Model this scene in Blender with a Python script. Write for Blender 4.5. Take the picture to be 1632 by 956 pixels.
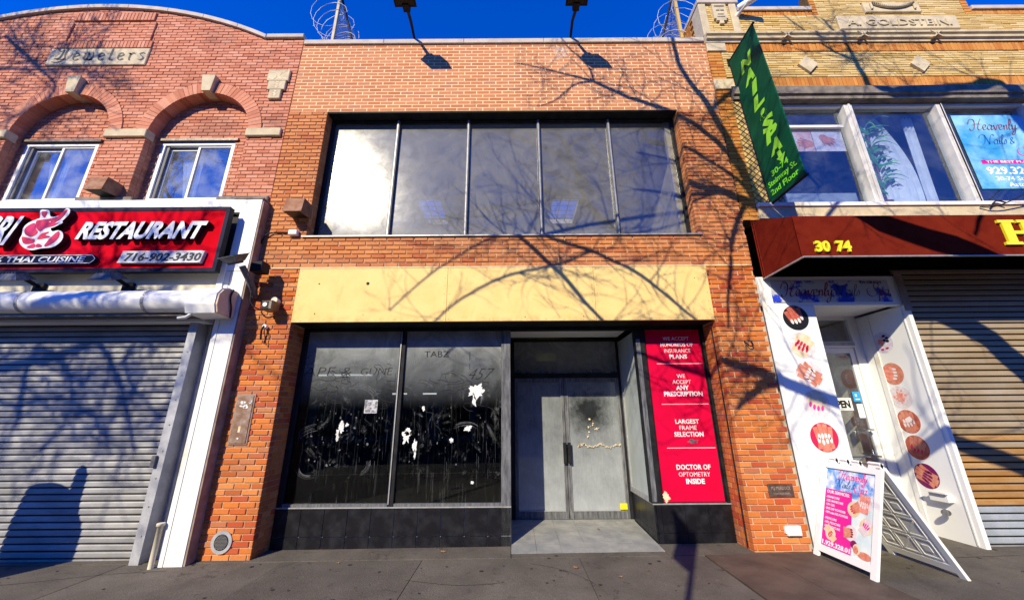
import bpy, math, random
from mathutils import Vector, noise
R = math.radians
random.seed(11)
for o in list(bpy.data.objects): bpy.data.objects.remove(o)
S = bpy.context.scene
COL = S.collection

# ------------------------------------------------------------------ camera
CAM = Vector((0.0, -5.6, 1.62))
PITCH, ROLL, FPX = R(17.4), R(-0.39), 598.0      # focal length in pixels of a 1632 px wide frame
cd = bpy.data.cameras.new('camera'); cam = bpy.data.objects.new('camera', cd); COL.objects.link(cam)
cd.sensor_width = 36; cd.lens = 36 * FPX / 1632; cd.clip_end = 600; cd.clip_start = 0.05
cam.location = CAM
from mathutils import Matrix
cam.matrix_world = Matrix.Translation(CAM) @ Matrix.Rotation(R(90) + PITCH, 4, 'X') @ Matrix.Rotation(ROLL, 4, 'Z')
S.camera = cam
S.render.resolution_x, S.render.resolution_y = 1024, 599
S.render.engine = 'CYCLES'
S.cycles.transparent_max_bounces = 24
S.cycles.max_bounces = 7; S.cycles.diffuse_bounces = 2
S.cycles.use_denoising = True

# ------------------------------------------------------------------ sky and sun
SUNV = Vector((-0.51, -1.0, 0.70)).normalized()   # towards the sun
w = bpy.data.worlds.new('World'); S.world = w; w.use_nodes = True
nt = w.node_tree; nt.nodes.clear()
sky = nt.nodes.new('ShaderNodeTexSky'); sky.sky_type = 'NISHITA'; sky.sun_disc = False
sky.sun_elevation = math.asin(SUNV.z)
sky.sun_rotation = math.atan2(SUNV.x, SUNV.y)
sky.altitude = 0; sky.air_density = 1.0; sky.dust_density = 0.1; sky.ozone_density = 3.0
hs = nt.nodes.new('ShaderNodeHueSaturation'); hs.inputs['Saturation'].default_value = 1.05; hs.inputs['Value'].default_value = 1.0
bg = nt.nodes.new('ShaderNodeBackground'); bg.inputs['Strength'].default_value = 0.060
wo = nt.nodes.new('ShaderNodeOutputWorld')
mu = nt.nodes.new('ShaderNodeMix'); mu.data_type = 'RGBA'; mu.blend_type = 'MULTIPLY'; mu.inputs[0].default_value = 1; mu.inputs[7].default_value = (0.08, 1.05, 3.7, 1)
nt.links.new(sky.outputs[0], mu.inputs[6]); nt.links.new(mu.outputs[2], hs.inputs['Color']); nt.links.new(hs.outputs[0], bg.inputs[0]); nt.links.new(bg.outputs[0], wo.inputs[0])
sl = bpy.data.lights.new('sun', 'SUN'); sl.energy = 5.0; sl.angle = R(0.5); sl.color = (1.0, 0.89, 0.64)
sun = bpy.data.objects.new('sun', sl); COL.objects.link(sun)
sun.rotation_euler = SUNV.to_track_quat('Z', 'Y').to_euler(); sun.location = SUNV * 60
S.view_settings.view_transform = 'Standard'; S.view_settings.look = 'None'
S.view_settings.exposure = 0.38; S.view_settings.gamma = 1.0

# ------------------------------------------------------------------ projecting (only used to rank pieces by size and to keep the street trees out of view)
_f = Vector((0, math.cos(PITCH), math.sin(PITCH))); _r0 = Vector((1, 0, 0)); _u0 = _r0.cross(_f)
_r = _r0 * math.cos(ROLL) + _u0 * math.sin(ROLL); _u = -_r0 * math.sin(ROLL) + _u0 * math.cos(ROLL)
def px(p):
    d = Vector(p) - CAM; k = d.dot(_f)
    if k < 0.05: return None
    return (816 + FPX * d.dot(_r) / k, 478 - FPX * d.dot(_u) / k, k)
def in_view(p, m=0):
    q = px(p)
    return q is not None and -m < q[0] < 1632 + m and -m < q[1] < 956 + m

# ------------------------------------------------------------------ materials
def nm(name):
    m = bpy.data.materials.new(name); m.use_nodes = True; t = m.node_tree; t.nodes.clear()
    return m, t
def N(t, kind, **kw):
    n = t.nodes.new('ShaderNode' + kind)
    for k, v in kw.items():
        if k in n.inputs.keys() if isinstance(k, str) else False: n.inputs[k].default_value = v
        else: setattr(n, k, v)
    return n
def noise_n(t, scale, detail=4, rough=.55, stretch=None, dist=0.0):
    g = t.nodes.new('ShaderNodeNewGeometry')
    n = t.nodes.new('ShaderNodeTexNoise'); n.inputs['Scale'].default_value = scale; n.inputs['Detail'].default_value = detail
    n.inputs['Roughness'].default_value = rough; n.inputs['Distortion'].default_value = dist
    if stretch:
        mp = t.nodes.new('ShaderNodeMapping'); mp.inputs['Scale'].default_value = stretch
        t.links.new(g.outputs['Position'], mp.inputs['Vector']); t.links.new(mp.outputs[0], n.inputs['Vector'])
    else: t.links.new(g.outputs['Position'], n.inputs['Vector'])
    return n.outputs['Fac']
def rampf(t, src, a, b, va=0., vb=1.):
    n = t.nodes.new('ShaderNodeMapRange'); n.inputs['From Min'].default_value = a; n.inputs['From Max'].default_value = b
    n.inputs['To Min'].default_value = va; n.inputs['To Max'].default_value = vb
    t.links.new(src, n.inputs['Value']); return n.outputs[0]
def mixc(t, fac, a, b, mode='MIX'):
    n = t.nodes.new('ShaderNodeMix'); n.data_type = 'RGBA'; n.blend_type = mode
    for i, v in ((0, fac), (6, a), (7, b)):
        if hasattr(v, 'is_linked') or hasattr(v, 'links'): t.links.new(v, n.inputs[i])
        elif i == 0: n.inputs[0].default_value = v
        else: n.inputs[i].default_value = (*v, 1) if len(v) == 3 else v
    return n.outputs[2]
def mth(t, op, a, b=None):
    n = t.nodes.new('ShaderNodeMath'); n.operation = op
    for i, v in enumerate((a, b)):
        if v is None: continue
        if isinstance(v, (int, float)): n.inputs[i].default_value = v
        else: t.links.new(v, n.inputs[i])
    return n.outputs[0]
def zed(t, axis=2):
    g = t.nodes.new('ShaderNodeNewGeometry'); s = t.nodes.new('ShaderNodeSeparateXYZ'); t.links.new(g.outputs['Position'], s.inputs[0])
    return s.outputs[axis]
def finish(t, col, rough=.7, metal=0., bump=0., bscale=60, spec=.5, emis=None, es=0, coat=0):
    b = t.nodes.new('ShaderNodeBsdfPrincipled'); o = t.nodes.new('ShaderNodeOutputMaterial')
    if hasattr(col, 'links'): t.links.new(col, b.inputs['Base Color'])
    else: b.inputs['Base Color'].default_value = (*col, 1)
    if hasattr(rough, 'links'): t.links.new(rough, b.inputs['Roughness'])
    else: b.inputs['Roughness'].default_value = rough
    b.inputs['Metallic'].default_value = metal; b.inputs['Specular IOR Level'].default_value = spec
    b.inputs['Coat Weight'].default_value = coat
    if emis: b.inputs['Emission Color'].default_value = (*emis, 1); b.inputs['Emission Strength'].default_value = es
    if bump:
        bn = t.nodes.new('ShaderNodeBump'); bn.inputs['Strength'].default_value = bump; bn.inputs['Distance'].default_value = .01
        t.links.new(noise_n(t, bscale, 5), bn.inputs['Height']); t.links.new(bn.outputs[0], b.inputs['Normal'])
    t.links.new(b.outputs[0], o.inputs[0]); return b, o
def M(name, c1, c2=None, scale=6., rough=.7, metal=0., bump=.15, bscale=60, lo=.35, hi=.65, spec=.3, stretch=None, speck=0, coat=0, vary=0):
    m, t = nm(name)
    col = c1
    if c2 is not None:
        col = mixc(t, rampf(t, noise_n(t, scale, 6, .6, stretch), lo, hi), c1, c2)
        if speck: col = mixc(t, rampf(t, noise_n(t, 140, 2), .35, .65, speck, 0), col, (c1[0]*.35, c1[1]*.35, c1[2]*.35))
    if vary:
        oi = t.nodes.new('ShaderNodeObjectInfo'); col = mixc(t, rampf(t, oi.outputs['Random'], 0, 1, 0, vary), col, tuple(q * .45 for q in c1))
    finish(t, col, rough, metal, bump, bscale, spec, coat=coat); return m
def emit(name, c, s):
    m, t = nm(name); finish(t, c, .5, emis=c, es=s); return m
def brick_mat(name, cols, white=0., wscale=1.6, wlo=.62, soot=.35, dark=(.05, .035, .03)):
    m, t = nm(name)
    g = t.nodes.new('ShaderNodeNewGeometry'); oi = t.nodes.new('ShaderNodeObjectInfo')
    f = mth(t, 'FRACT', mth(t, 'ADD', g.outputs['Random Per Island'], oi.outputs['Random']))
    cr = t.nodes.new('ShaderNodeValToRGB'); e = cr.color_ramp.elements
    e[0].position = 0; e[0].color = (*cols[0], 1); e[1].position = 1; e[1].color = (*cols[-1], 1)
    for i in range(1, len(cols) - 1):
        k = e.new(i / (len(cols) - 1)); k.color = (*cols[i], 1)
    t.links.new(f, cr.inputs[0]); col = cr.outputs[0]
    col = mixc(t, rampf(t, noise_n(t, 35, 5, .65), .3, .7, .3, 0), col, tuple(c * .45 for c in cols[0]))
    col = mixc(t, rampf(t, noise_n(t, 1.1, 6, .62), .52, .75, 0, soot), col, dark)
    if white: 
        col = mixc(t, mth(t, 'MULTIPLY', rampf(t, noise_n(t, wscale, 7, .7), wlo, wlo + .1), rampf(t, noise_n(t, 22, 4), .35, .6, 0, white)), col, (.75, .68, .60))
    finish(t, col, .85, 0, .5, 90, .25); return m
def mortar_mat(name, c1, c2):
    return M(name, c1, c2, 9, .95, 0, .5, 130, spec=.1)
def glass(name, tint=(.75, .8, .82), refl=.10, dirt=None, dcol=(.35, .37, .38), drough=.14, gl=.0, frost=0.):
    """clear pane: mirror over see-through, with a grime film where dirt(t) says"""
    m, t = nm(name)
    o = t.nodes.new('ShaderNodeOutputMaterial')
    tr = t.nodes.new('ShaderNodeBsdfTransparent'); tr.inputs[0].default_value = (*tint, 1)
    gs = t.nodes.new('ShaderNodeBsdfGlossy'); gs.inputs['Roughness'].default_value = .004; gs.inputs[0].default_value = (.95, .97, 1, 1)
    fr = t.nodes.new('ShaderNodeLayerWeight'); fr.inputs[0].default_value = .5
    f = mth(t, 'ADD', mth(t, 'MULTIPLY', mth(t, 'POWER', fr.outputs['Facing'], 5.0), 1 - refl), refl)
    mx = t.nodes.new('ShaderNodeMixShader'); t.links.new(f, mx.inputs[0]); t.links.new(tr.outputs[0], mx.inputs[1]); t.links.new(gs.outputs[0], mx.inputs[2])
    out = mx.outputs[0]
    if gl:
        g2 = t.nodes.new('ShaderNodeBsdfGlossy'); g2.inputs['Roughness'].default_value = drough; g2.inputs[0].default_value = (1, 1, 1, 1)
        m2 = t.nodes.new('ShaderNodeMixShader'); t.links.new(rampf(t, noise_n(t, 5, 7, .7, dist=.6), .3, .7, gl * .45, gl * 1.4), m2.inputs[0])
        t.links.new(out, m2.inputs[1]); t.links.new(g2.outputs[0], m2.inputs[2]); out = m2.outputs[0]
    if dirt:
        df = t.nodes.new('ShaderNodeBsdfDiffuse'); df.inputs[0].default_value = (*dcol, 1)
        m3 = t.nodes.new('ShaderNodeMixShader'); t.links.new(dirt(t), m3.inputs[0]); t.links.new(out, m3.inputs[1]); t.links.new(df.outputs[0], m3.inputs[2]); out = m3.outputs[0]
    t.links.new(out, o.inputs[0]); return m

MT = {}
def concmat():
    m, t = nm('grey_concrete')
    oi = t.nodes.new('ShaderNodeObjectInfo')
    c = mixc(t, rampf(t, noise_n(t, 1.3, 8, .65), .3, .7), (.20, .175, .143), (.10, .086, .070))
    c = mixc(t, rampf(t, oi.outputs['Random'], 0, 1, 0, .28), c, (.05, .043, .036))
    c = mixc(t, rampf(t, noise_n(t, 4.5, 8, .75, dist=.8), .58, .66, 0, .6), c, (.038, .033, .028))
    c = mixc(t, rampf(t, noise_n(t, 9, 6, .8), .62, .70, 0, .35), c, (.26, .235, .20))
    c = mixc(t, rampf(t, noise_n(t, 90, 3, .7), .35, .62, .55, 0), c, (.045, .04, .035))
    c = mixc(t, rampf(t, noise_n(t, 45, 2, .7), .70, .73, 0, .7), c, (.02, .018, .016))
    finish(t, c, .92, 0, .7, 70, .2); return m
def plymat():
    m, t = nm('cream_painted_plywood')
    c = mixc(t, rampf(t, noise_n(t, 3, 6, .6), .4, .75), (.80, .575, .225), (.74, .50, .175))
    c = mixc(t, rampf(t, noise_n(t, 4, 7, .7, (1.6, 1, .25), .5), .60, .75, 0, .35), c, (.34, .19, .07))
    c = mixc(t, mth(t, 'MULTIPLY', rampf(t, zed(t), 3.16, 3.03), rampf(t, noise_n(t, 6, 6, .7), .45, .7, 0, .6)), c, (.36, .20, .08))
    finish(t, c, .65, 0, .15, 25, .2); return m
def defmats():
    q = MT
    q['brick_low'] = brick_mat('orange_brick', [(.57, .165, .034), (.66, .20, .04), (.42, .10, .028), (.70, .27, .08), (.60, .165, .036), (.47, .065, .024), (.50, .20, .09)], .7, 1.3, .62, .34)
    q['brick_mid'] = brick_mat('tan_orange_brick', [(.56, .21, .075), (.64, .25, .09), (.48, .16, .055), (.66, .28, .11), (.58, .22, .07), (.46, .12, .05)], .7, 1.3, .63, .2)
    q['brick_top'] = brick_mat('pale_orange_brick', [(.54, .19, .075), (.61, .23, .095), (.48, .155, .055), (.62, .26, .12), (.56, .21, .085), (.46, .20, .12)], .75, 1.5, .60, .15)
    q['brick_red'] = brick_mat('pinkish_red_brick', [(.60, .225, .125), (.67, .28, .165), (.50, .165, .09), (.70, .33, .21), (.62, .24, .135)], .5, 1.1, .68, .55, (.035, .03, .03))
    q['brick_tan'] = brick_mat('tan_brick', [(.66, .46, .17), (.74, .54, .22), (.52, .32, .09), (.78, .60, .30), (.58, .38, .12)], .2, 1.4, .68, .35, (.06, .04, .02))
    q['brick_sold'] = brick_mat('amber_brick', [(.58, .23, .045), (.66, .30, .07), (.50, .16, .03), (.62, .26, .055)], .15, 1.5, .7, .45, (.06, .03, .015))
    q['mort_light'] = mortar_mat('pale_mortar', (.84, .62, .36), (.72, .50, .30))
    q['mort_mid'] = mortar_mat('buff_mortar', (.64, .45, .31), (.46, .31, .20))
    q['mort_red'] = mortar_mat('greyish_pink_mortar', (.56, .36, .27), (.42, .24, .17))
    q['mort_tan'] = mortar_mat('brown_mortar', (.16, .10, .04), (.10, .06, .025))
    q['stone'] = M('weathered_limestone', (.70, .59, .38), (.50, .41, .27), 3.5, .9, 0, .4, 50, speck=.25)
    q['stone_dark'] = M('sooty_stone', (.30, .26, .21), (.12, .105, .09), 4.5, .9, 0, .5, 40, speck=.3)
    q['coping'] = M('coping_stone', (.60, .52, .42), (.46, .40, .33), 5, .85, 0, .3, 60, speck=.2)
    q['plywood'] = plymat()
    q['black'] = M('black_steel', (.008, .008, .010), (.020, .021, .024), 7, .6, 0, .08, 60, spec=.15)
    q['dusty'] = M('dusty_black_steel', (.06, .062, .07), (.20, .205, .22), 9, .45, 0, .1, 60, .35, .75, stretch=(3, 3, .5))
    q['alum'] = M('dull_aluminium', (.42, .42, .42), (.30, .30, .31), 12, .45, .3, .1, 60)
    q['galv'] = M('galvanised_steel', (.50, .51, .54), (.34, .35, .39), 5, .5, .25, .1, 40, speck=.2)
    q['slat_l'] = M('pale_steel_slat', (.40, .395, .39), (.22, .22, .225), 1.8, .5, .15, .1, 50, speck=.15, stretch=(1, 1, 3), vary=.35)
    q['slat_tan'] = M('tan_stained_slat', (.36, .26, .14), (.46, .37, .25), 1.6, .5, .1, .1, 40, speck=.2, stretch=(1, 1, 2), vary=.4)
    q['slat_rust'] = M('amber_rusted_slat', (.42, .20, .05), (.50, .31, .13), 2.2, .55, .1, .15, 40, speck=.3, stretch=(1, 1, 4), vary=.35)
    q['slat_grey'] = M('blue_grey_slat', (.42, .46, .50), (.30, .33, .36), 3, .5, .15, .15, 40, speck=.3)
    q['white'] = M('white_painted_metal', (.82, .82, .80), (.77, .77, .76), 2.5, .5, 0, .08, 30, .5, .8)
    q['white_stain'] = M('stained_white_render', (.82, .81, .79), (.66, .52, .30), 1.15, .7, 0, .2, 30, .56, .72, speck=.25)
    q['whitep'] = M('white_plastic', (.80, .80, .78), None, rough=.4, bump=0)
    q['cream'] = M('cream_plaster', (.72, .66, .50), (.62, .56, .42), 2, .8, 0, .1)
    q['tanplate'] = M('tan_painted_steel', (.70, .56, .44), (.58, .44, .33), 5, .6)
    q['whitewood'] = M('stained_white_timber', (.62, .61, .60), (.34, .33, .33), 5, .7, 0, .2, 40, .45, .8, stretch=(1, 1, .4))
    q['brownwood'] = M('weathered_brown_edge', (.22, .15, .11), (.34, .26, .21), 6, .8, 0, .3, 50)
    q['rust'] = M('rusty_metal', (.25, .10, .05), (.38, .22, .14), 9, .75, .2, .3, 60, speck=.3)
    q['plate'] = M('stained_steel_plate', (.23, .13, .09), (.40, .33, .29), 11, .5, .4, .15, 60, .4, .75, speck=.2)
    q['bronze'] = M('dark_bronze', (.09, .07, .055), (.16, .13, .11), 14, .45, .6, .2, 60)
    q['tile'] = M('black_granite_tile', (.008, .008, .011), (.032, .033, .040), 5.0, .35, 0, .05, 60, .45, .85, speck=.2, spec=.25)
    q['grout'] = M('pale_grout', (.42, .42, .42), None, bump=.2)
    q['floor_tile'] = M('grey_slate_tile', (.24, .245, .24), (.38, .37, .33), 4, .7, 0, .25, 40, .4, .7, speck=.25)
    q['concrete'] = concmat()
    q['asphalt'] = M('asphalt', (.05, .05, .052), (.07, .068, .065), 4, .9, 0, .5, 80)
    q['joint'] = M('joint_dirt', (.035, .03, .025), None, bump=.2)
    q['red'] = M('glossy_crimson_acrylic', (.62, .006, .025), (.50, .004, .010), 1.3, .8, 0, 0, spec=.0)
    q['redposter'] = M('crimson_poster', (.64, .004, .048), (.56, .004, .040), 3, .8, 0, .03, 9, spec=.0)
    q['letter_w'] = M('white_letter', (.85, .85, .85), None, rough=.4, bump=0)
    q['letter_k'] = M('black_letter', (.012, .012, .012), None, rough=.5, bump=0)
    q['navy'] = M('navy_panel', (.010, .012, .035), None, rough=.6, bump=0, spec=.1)
    q['steelgrad'] = M('brushed_silver_panel', (.62, .64, .68), (.40, .42, .47), 6, .4, 0, 0, stretch=(1, 1, .1))
    q['shrimp'] = M('shrimp_red', (.70, .02, .02), (.55, .02, .10), 4, .4, 0, 0)
    q['magenta'] = M('magenta_ink', (.72, .015, .30), None, rough=.4, bump=0)
    q['awning'] = M('maroon_canvas', (.155, .018, .009), (.12, .012, .007), 5, .9, 0, 1.0, 5, spec=.0)
    q['yellow'] = M('yellow_letter', (.80, .68, .02), None, rough=.4, bump=0)
    q['green'] = M('green_vinyl', (.003, .085, .040), (.002, .062, .030), 3, .6, 0, .9, 4, spec=.1)
    q['lime'] = M('lime_letter', (.30, .78, .05), None, rough=.5, bump=0)
    q['lime2'] = M('bright_lime_letter', (.22, .85, .03), None, rough=.5, bump=0)
    q['bluesign'] = M('sky_blue_print', (.05, .32, .62), (.30, .62, .80), 2.2, .4, 0, 0)
    q['skyprint'] = M('cloudy_blue_print', (.08, .28, .72), (.75, .82, .88), 7, .4, 0, 0, lo=.42, hi=.6)
    q['flowerprint'] = M('grey_print_with_blue_blooms', (.50, .52, .56), (.02, .05, .55), 3.2, .45, 0, 0, lo=.5, hi=.56)
    q['paleprint'] = M('pale_cyan_print', (.55, .72, .74), (.78, .84, .80), 5, .5, 0, 0)
    q['pinkprint'] = M('pink_hand_print', (.72, .35, .32), (.82, .66, .64), 7, .4, 0, 0)
    q['maroon_i'] = M('maroon_ink', (.22, .01, .03), None, rough=.5, bump=0)
    q['pink_i'] = M('pink_ink', (.80, .05, .35), None, rough=.5, bump=0)
    q['blue_i'] = M('deep_blue_ink', (.01, .10, .45), None, rough=.5, bump=0)
    q['cyan_i'] = M('cyan_sticker', (.02, .35, .75), None, rough=.5, bump=0)
    q['skin1'] = M('print_skin', (.58, .16, .10), (.68, .30, .20), 18, .45, 0, 0)
    q['skin2'] = M('print_dark_skin', (.40, .07, .04), (.55, .15, .10), 18, .45, 0, 0)
    q['nailw'] = M('print_pale_nail', (.86, .74, .72), None, rough=.4, bump=0)
    q['nailr'] = M('print_red_nail', (.60, .02, .08), None, rough=.4, bump=0)
    q['nailp'] = M('print_plum_nail', (.18, .01, .10), None, rough=.4, bump=0)
    q['printbg'] = M('print_pale_ground', (.80, .74, .76), (.66, .55, .55), 16, .45, 0, 0)
    q['printbg2'] = M('print_lilac_ground', (.55, .48, .62), (.74, .70, .78), 14, .45, 0, 0)
    q['coral'] = M('print_coral', (.78, .17, .10), (.84, .40, .32), 22, .45, 0, 0)
    q['gold'] = M('print_gold', (.70, .52, .28), (.80, .68, .50), 12, .45, 0, 0)
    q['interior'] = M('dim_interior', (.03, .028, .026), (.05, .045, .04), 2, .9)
    q['room_pale'] = M('pale_room_plaster', (.50, .49, .47), (.42, .41, .40), 2, .9)
    q['int_floor'] = M('interior_floor', (.10, .085, .07), None, rough=.6)
    q['int_ceil'] = M('ceiling_tile', (.36, .33, .26), (.28, .25, .19), 3, .9)
    q['grid'] = M('ceiling_grid', (.05, .045, .04), None)
    q['int_wall'] = M('grey_room_wall', (.20, .21, .22), (.15, .155, .17), 2, .9)
    q['curtain'] = M('white_sheer_curtain', (.75, .76, .80), (.62, .64, .70), 5, .8, 0, 0)
    q['leaf'] = M('dark_green_leaf', (.04, .20, .08), (.08, .34, .14), 12, .45, 0, .1)
    q['pot'] = M('brown_pot', (.16, .07, .05), None)
    q['bark'] = M('grey_brown_bark', (.13, .10, .07), (.24, .20, .15), 10, .9, 0, .8, 30, stretch=(1, 1, .3))
    q['dryleaf'] = M('dry_brown_leaf', (.36, .20, .09), (.24, .11, .05), 20, .8)
    q['hatch'] = M('rusty_brown_tread_plate', (.15, .115, .09), (.09, .068, .055), 3, .7, .3, .25, 60, speck=.3)
    q['chrome'] = M('steel', (.55, .55, .57), None, rough=.3, metal=.8, bump=0)
    q['ghostwhite'] = M('torn_paper', (.82, .82, .80), (.6, .6, .6), 30, .8)
    q['notice'] = M('greyed_torn_notice', (.50, .50, .54), (.16, .16, .18), 26, .8, 0, 0, lo=.45, hi=.55)
    q['scrape'] = M('chalky_scrape', (.16, .165, .175), (.07, .072, .08), 30, .8)
    q['ink'] = M('faint_marker', (.006, .007, .010), None, bump=0)
    q['lampglass'] = M('lamp_glass', (.55, .55, .50), None, rough=.2, bump=0)
    q['tube'] = emit('lit_tube', (1.0, .98, .92), 1.6)
    q['exit'] = emit('lit_panel', (.80, .82, .25), .22)
    q['opp'] = brick_mat('brown_brick', [(.20, .09, .06), (.24, .11, .07), (.18, .08, .05)], 0)
    q['opp2'] = M('grey_render', (.30, .28, .25), (.24, .22, .20), 2, .9)
    q['darkglass'] = M('dark_window', (.02, .025, .03), None, rough=.1, bump=0)
    # glass kinds
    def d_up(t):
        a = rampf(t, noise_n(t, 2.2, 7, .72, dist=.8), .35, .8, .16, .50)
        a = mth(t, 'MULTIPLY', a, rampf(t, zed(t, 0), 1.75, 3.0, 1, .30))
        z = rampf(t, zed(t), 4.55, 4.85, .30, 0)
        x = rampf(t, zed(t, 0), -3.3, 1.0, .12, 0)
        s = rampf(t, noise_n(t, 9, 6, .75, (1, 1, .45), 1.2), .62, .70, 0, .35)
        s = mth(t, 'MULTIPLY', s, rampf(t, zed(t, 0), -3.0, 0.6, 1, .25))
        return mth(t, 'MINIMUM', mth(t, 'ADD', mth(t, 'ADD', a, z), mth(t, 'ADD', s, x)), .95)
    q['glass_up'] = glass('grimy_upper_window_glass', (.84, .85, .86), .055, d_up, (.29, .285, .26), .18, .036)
    def d_shop_sky(t):
        top = rampf(t, zed(t), 1.75, 2.75, 0, 1); top = mth(t, 'POWER', top, 1.5)  # film denser towards the top, with the grey sky reflection painted in
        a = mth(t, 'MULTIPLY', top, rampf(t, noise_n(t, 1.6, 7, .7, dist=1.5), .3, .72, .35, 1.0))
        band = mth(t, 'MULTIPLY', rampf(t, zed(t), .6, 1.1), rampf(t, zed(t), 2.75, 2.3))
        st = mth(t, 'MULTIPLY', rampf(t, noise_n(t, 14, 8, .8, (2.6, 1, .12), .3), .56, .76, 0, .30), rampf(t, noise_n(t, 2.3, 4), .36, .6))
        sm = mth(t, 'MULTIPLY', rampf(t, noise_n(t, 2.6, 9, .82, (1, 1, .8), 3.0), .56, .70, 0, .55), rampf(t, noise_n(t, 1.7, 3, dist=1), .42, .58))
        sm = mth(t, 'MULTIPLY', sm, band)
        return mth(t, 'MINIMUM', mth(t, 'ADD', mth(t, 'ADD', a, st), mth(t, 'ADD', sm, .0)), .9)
    q['glass_shop'] = glass('smeared_shop_glass', (.55, .58, .60), .028, d_shop_sky, (.30, .32, .335), .2, 0)
    def d_door(t):
        dx = mth(t, 'POWER', mth(t, 'MULTIPLY', mth(t, 'SUBTRACT', zed(t, 0), 1.38), 2.0), 2); dz = mth(t, 'POWER', mth(t, 'MULTIPLY', mth(t, 'SUBTRACT', zed(t), 1.72), 2.0), 2)
        rad = mth(t, 'ADD', mth(t, 'SQRT', mth(t, 'ADD', dx, dz)), mth(t, 'MULTIPLY', mth(t, 'SUBTRACT', noise_n(t, 5, 7, .75), .5), 1.6))
        cloud = rampf(t, rad, .25, .95, .12, 1.0)
        st = rampf(t, noise_n(t, 30, 6, .7, (2.0, 1, .12)), .35, .65, .75, 1.0)
        a = rampf(t, noise_n(t, 3.5, 8, .75, (1, 1, .8)), .35, .68, .34, .60)
        sp = rampf(t, noise_n(t, 60, 3, .7), .66, .70, 0, .25)
        a = mth(t, 'MULTIPLY', mth(t, 'MULTIPLY', a, cloud), st)
        return mth(t, 'MINIMUM', mth(t, 'ADD', mth(t, 'ADD', a, sp), rampf(t, zed(t), 0.1, 1.5, .34, 0)), .95)
    q['glass_door'] = glass('dusty_door_glass', (.45, .50, .50), .10, d_door, (.42, .45, .48), .2, 0)
    q['glass_side'] = glass('hazy_side_glass', (.5, .55, .55), .10, lambda t: rampf(t, noise_n(t, 1.5, 6, .6, (1, 1, .5)), .3, .7, .5, .8), (.55, .60, .58), .2, 0)
    q['glass_blue'] = glass('clean_window_glass', (.85, .90, .96), .09, lambda t: rampf(t, noise_n(t, 2.5, 5), .4, .8, .01, .06), (.5, .55, .6))
    q['glass_res'] = glass('clear_house_window_glass', (.85, .9, .95), .20, lambda t: rampf(t, noise_n(t, 2.5, 5), .4, .75, .03, .30), (.6, .62, .62))
defmats()

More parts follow.
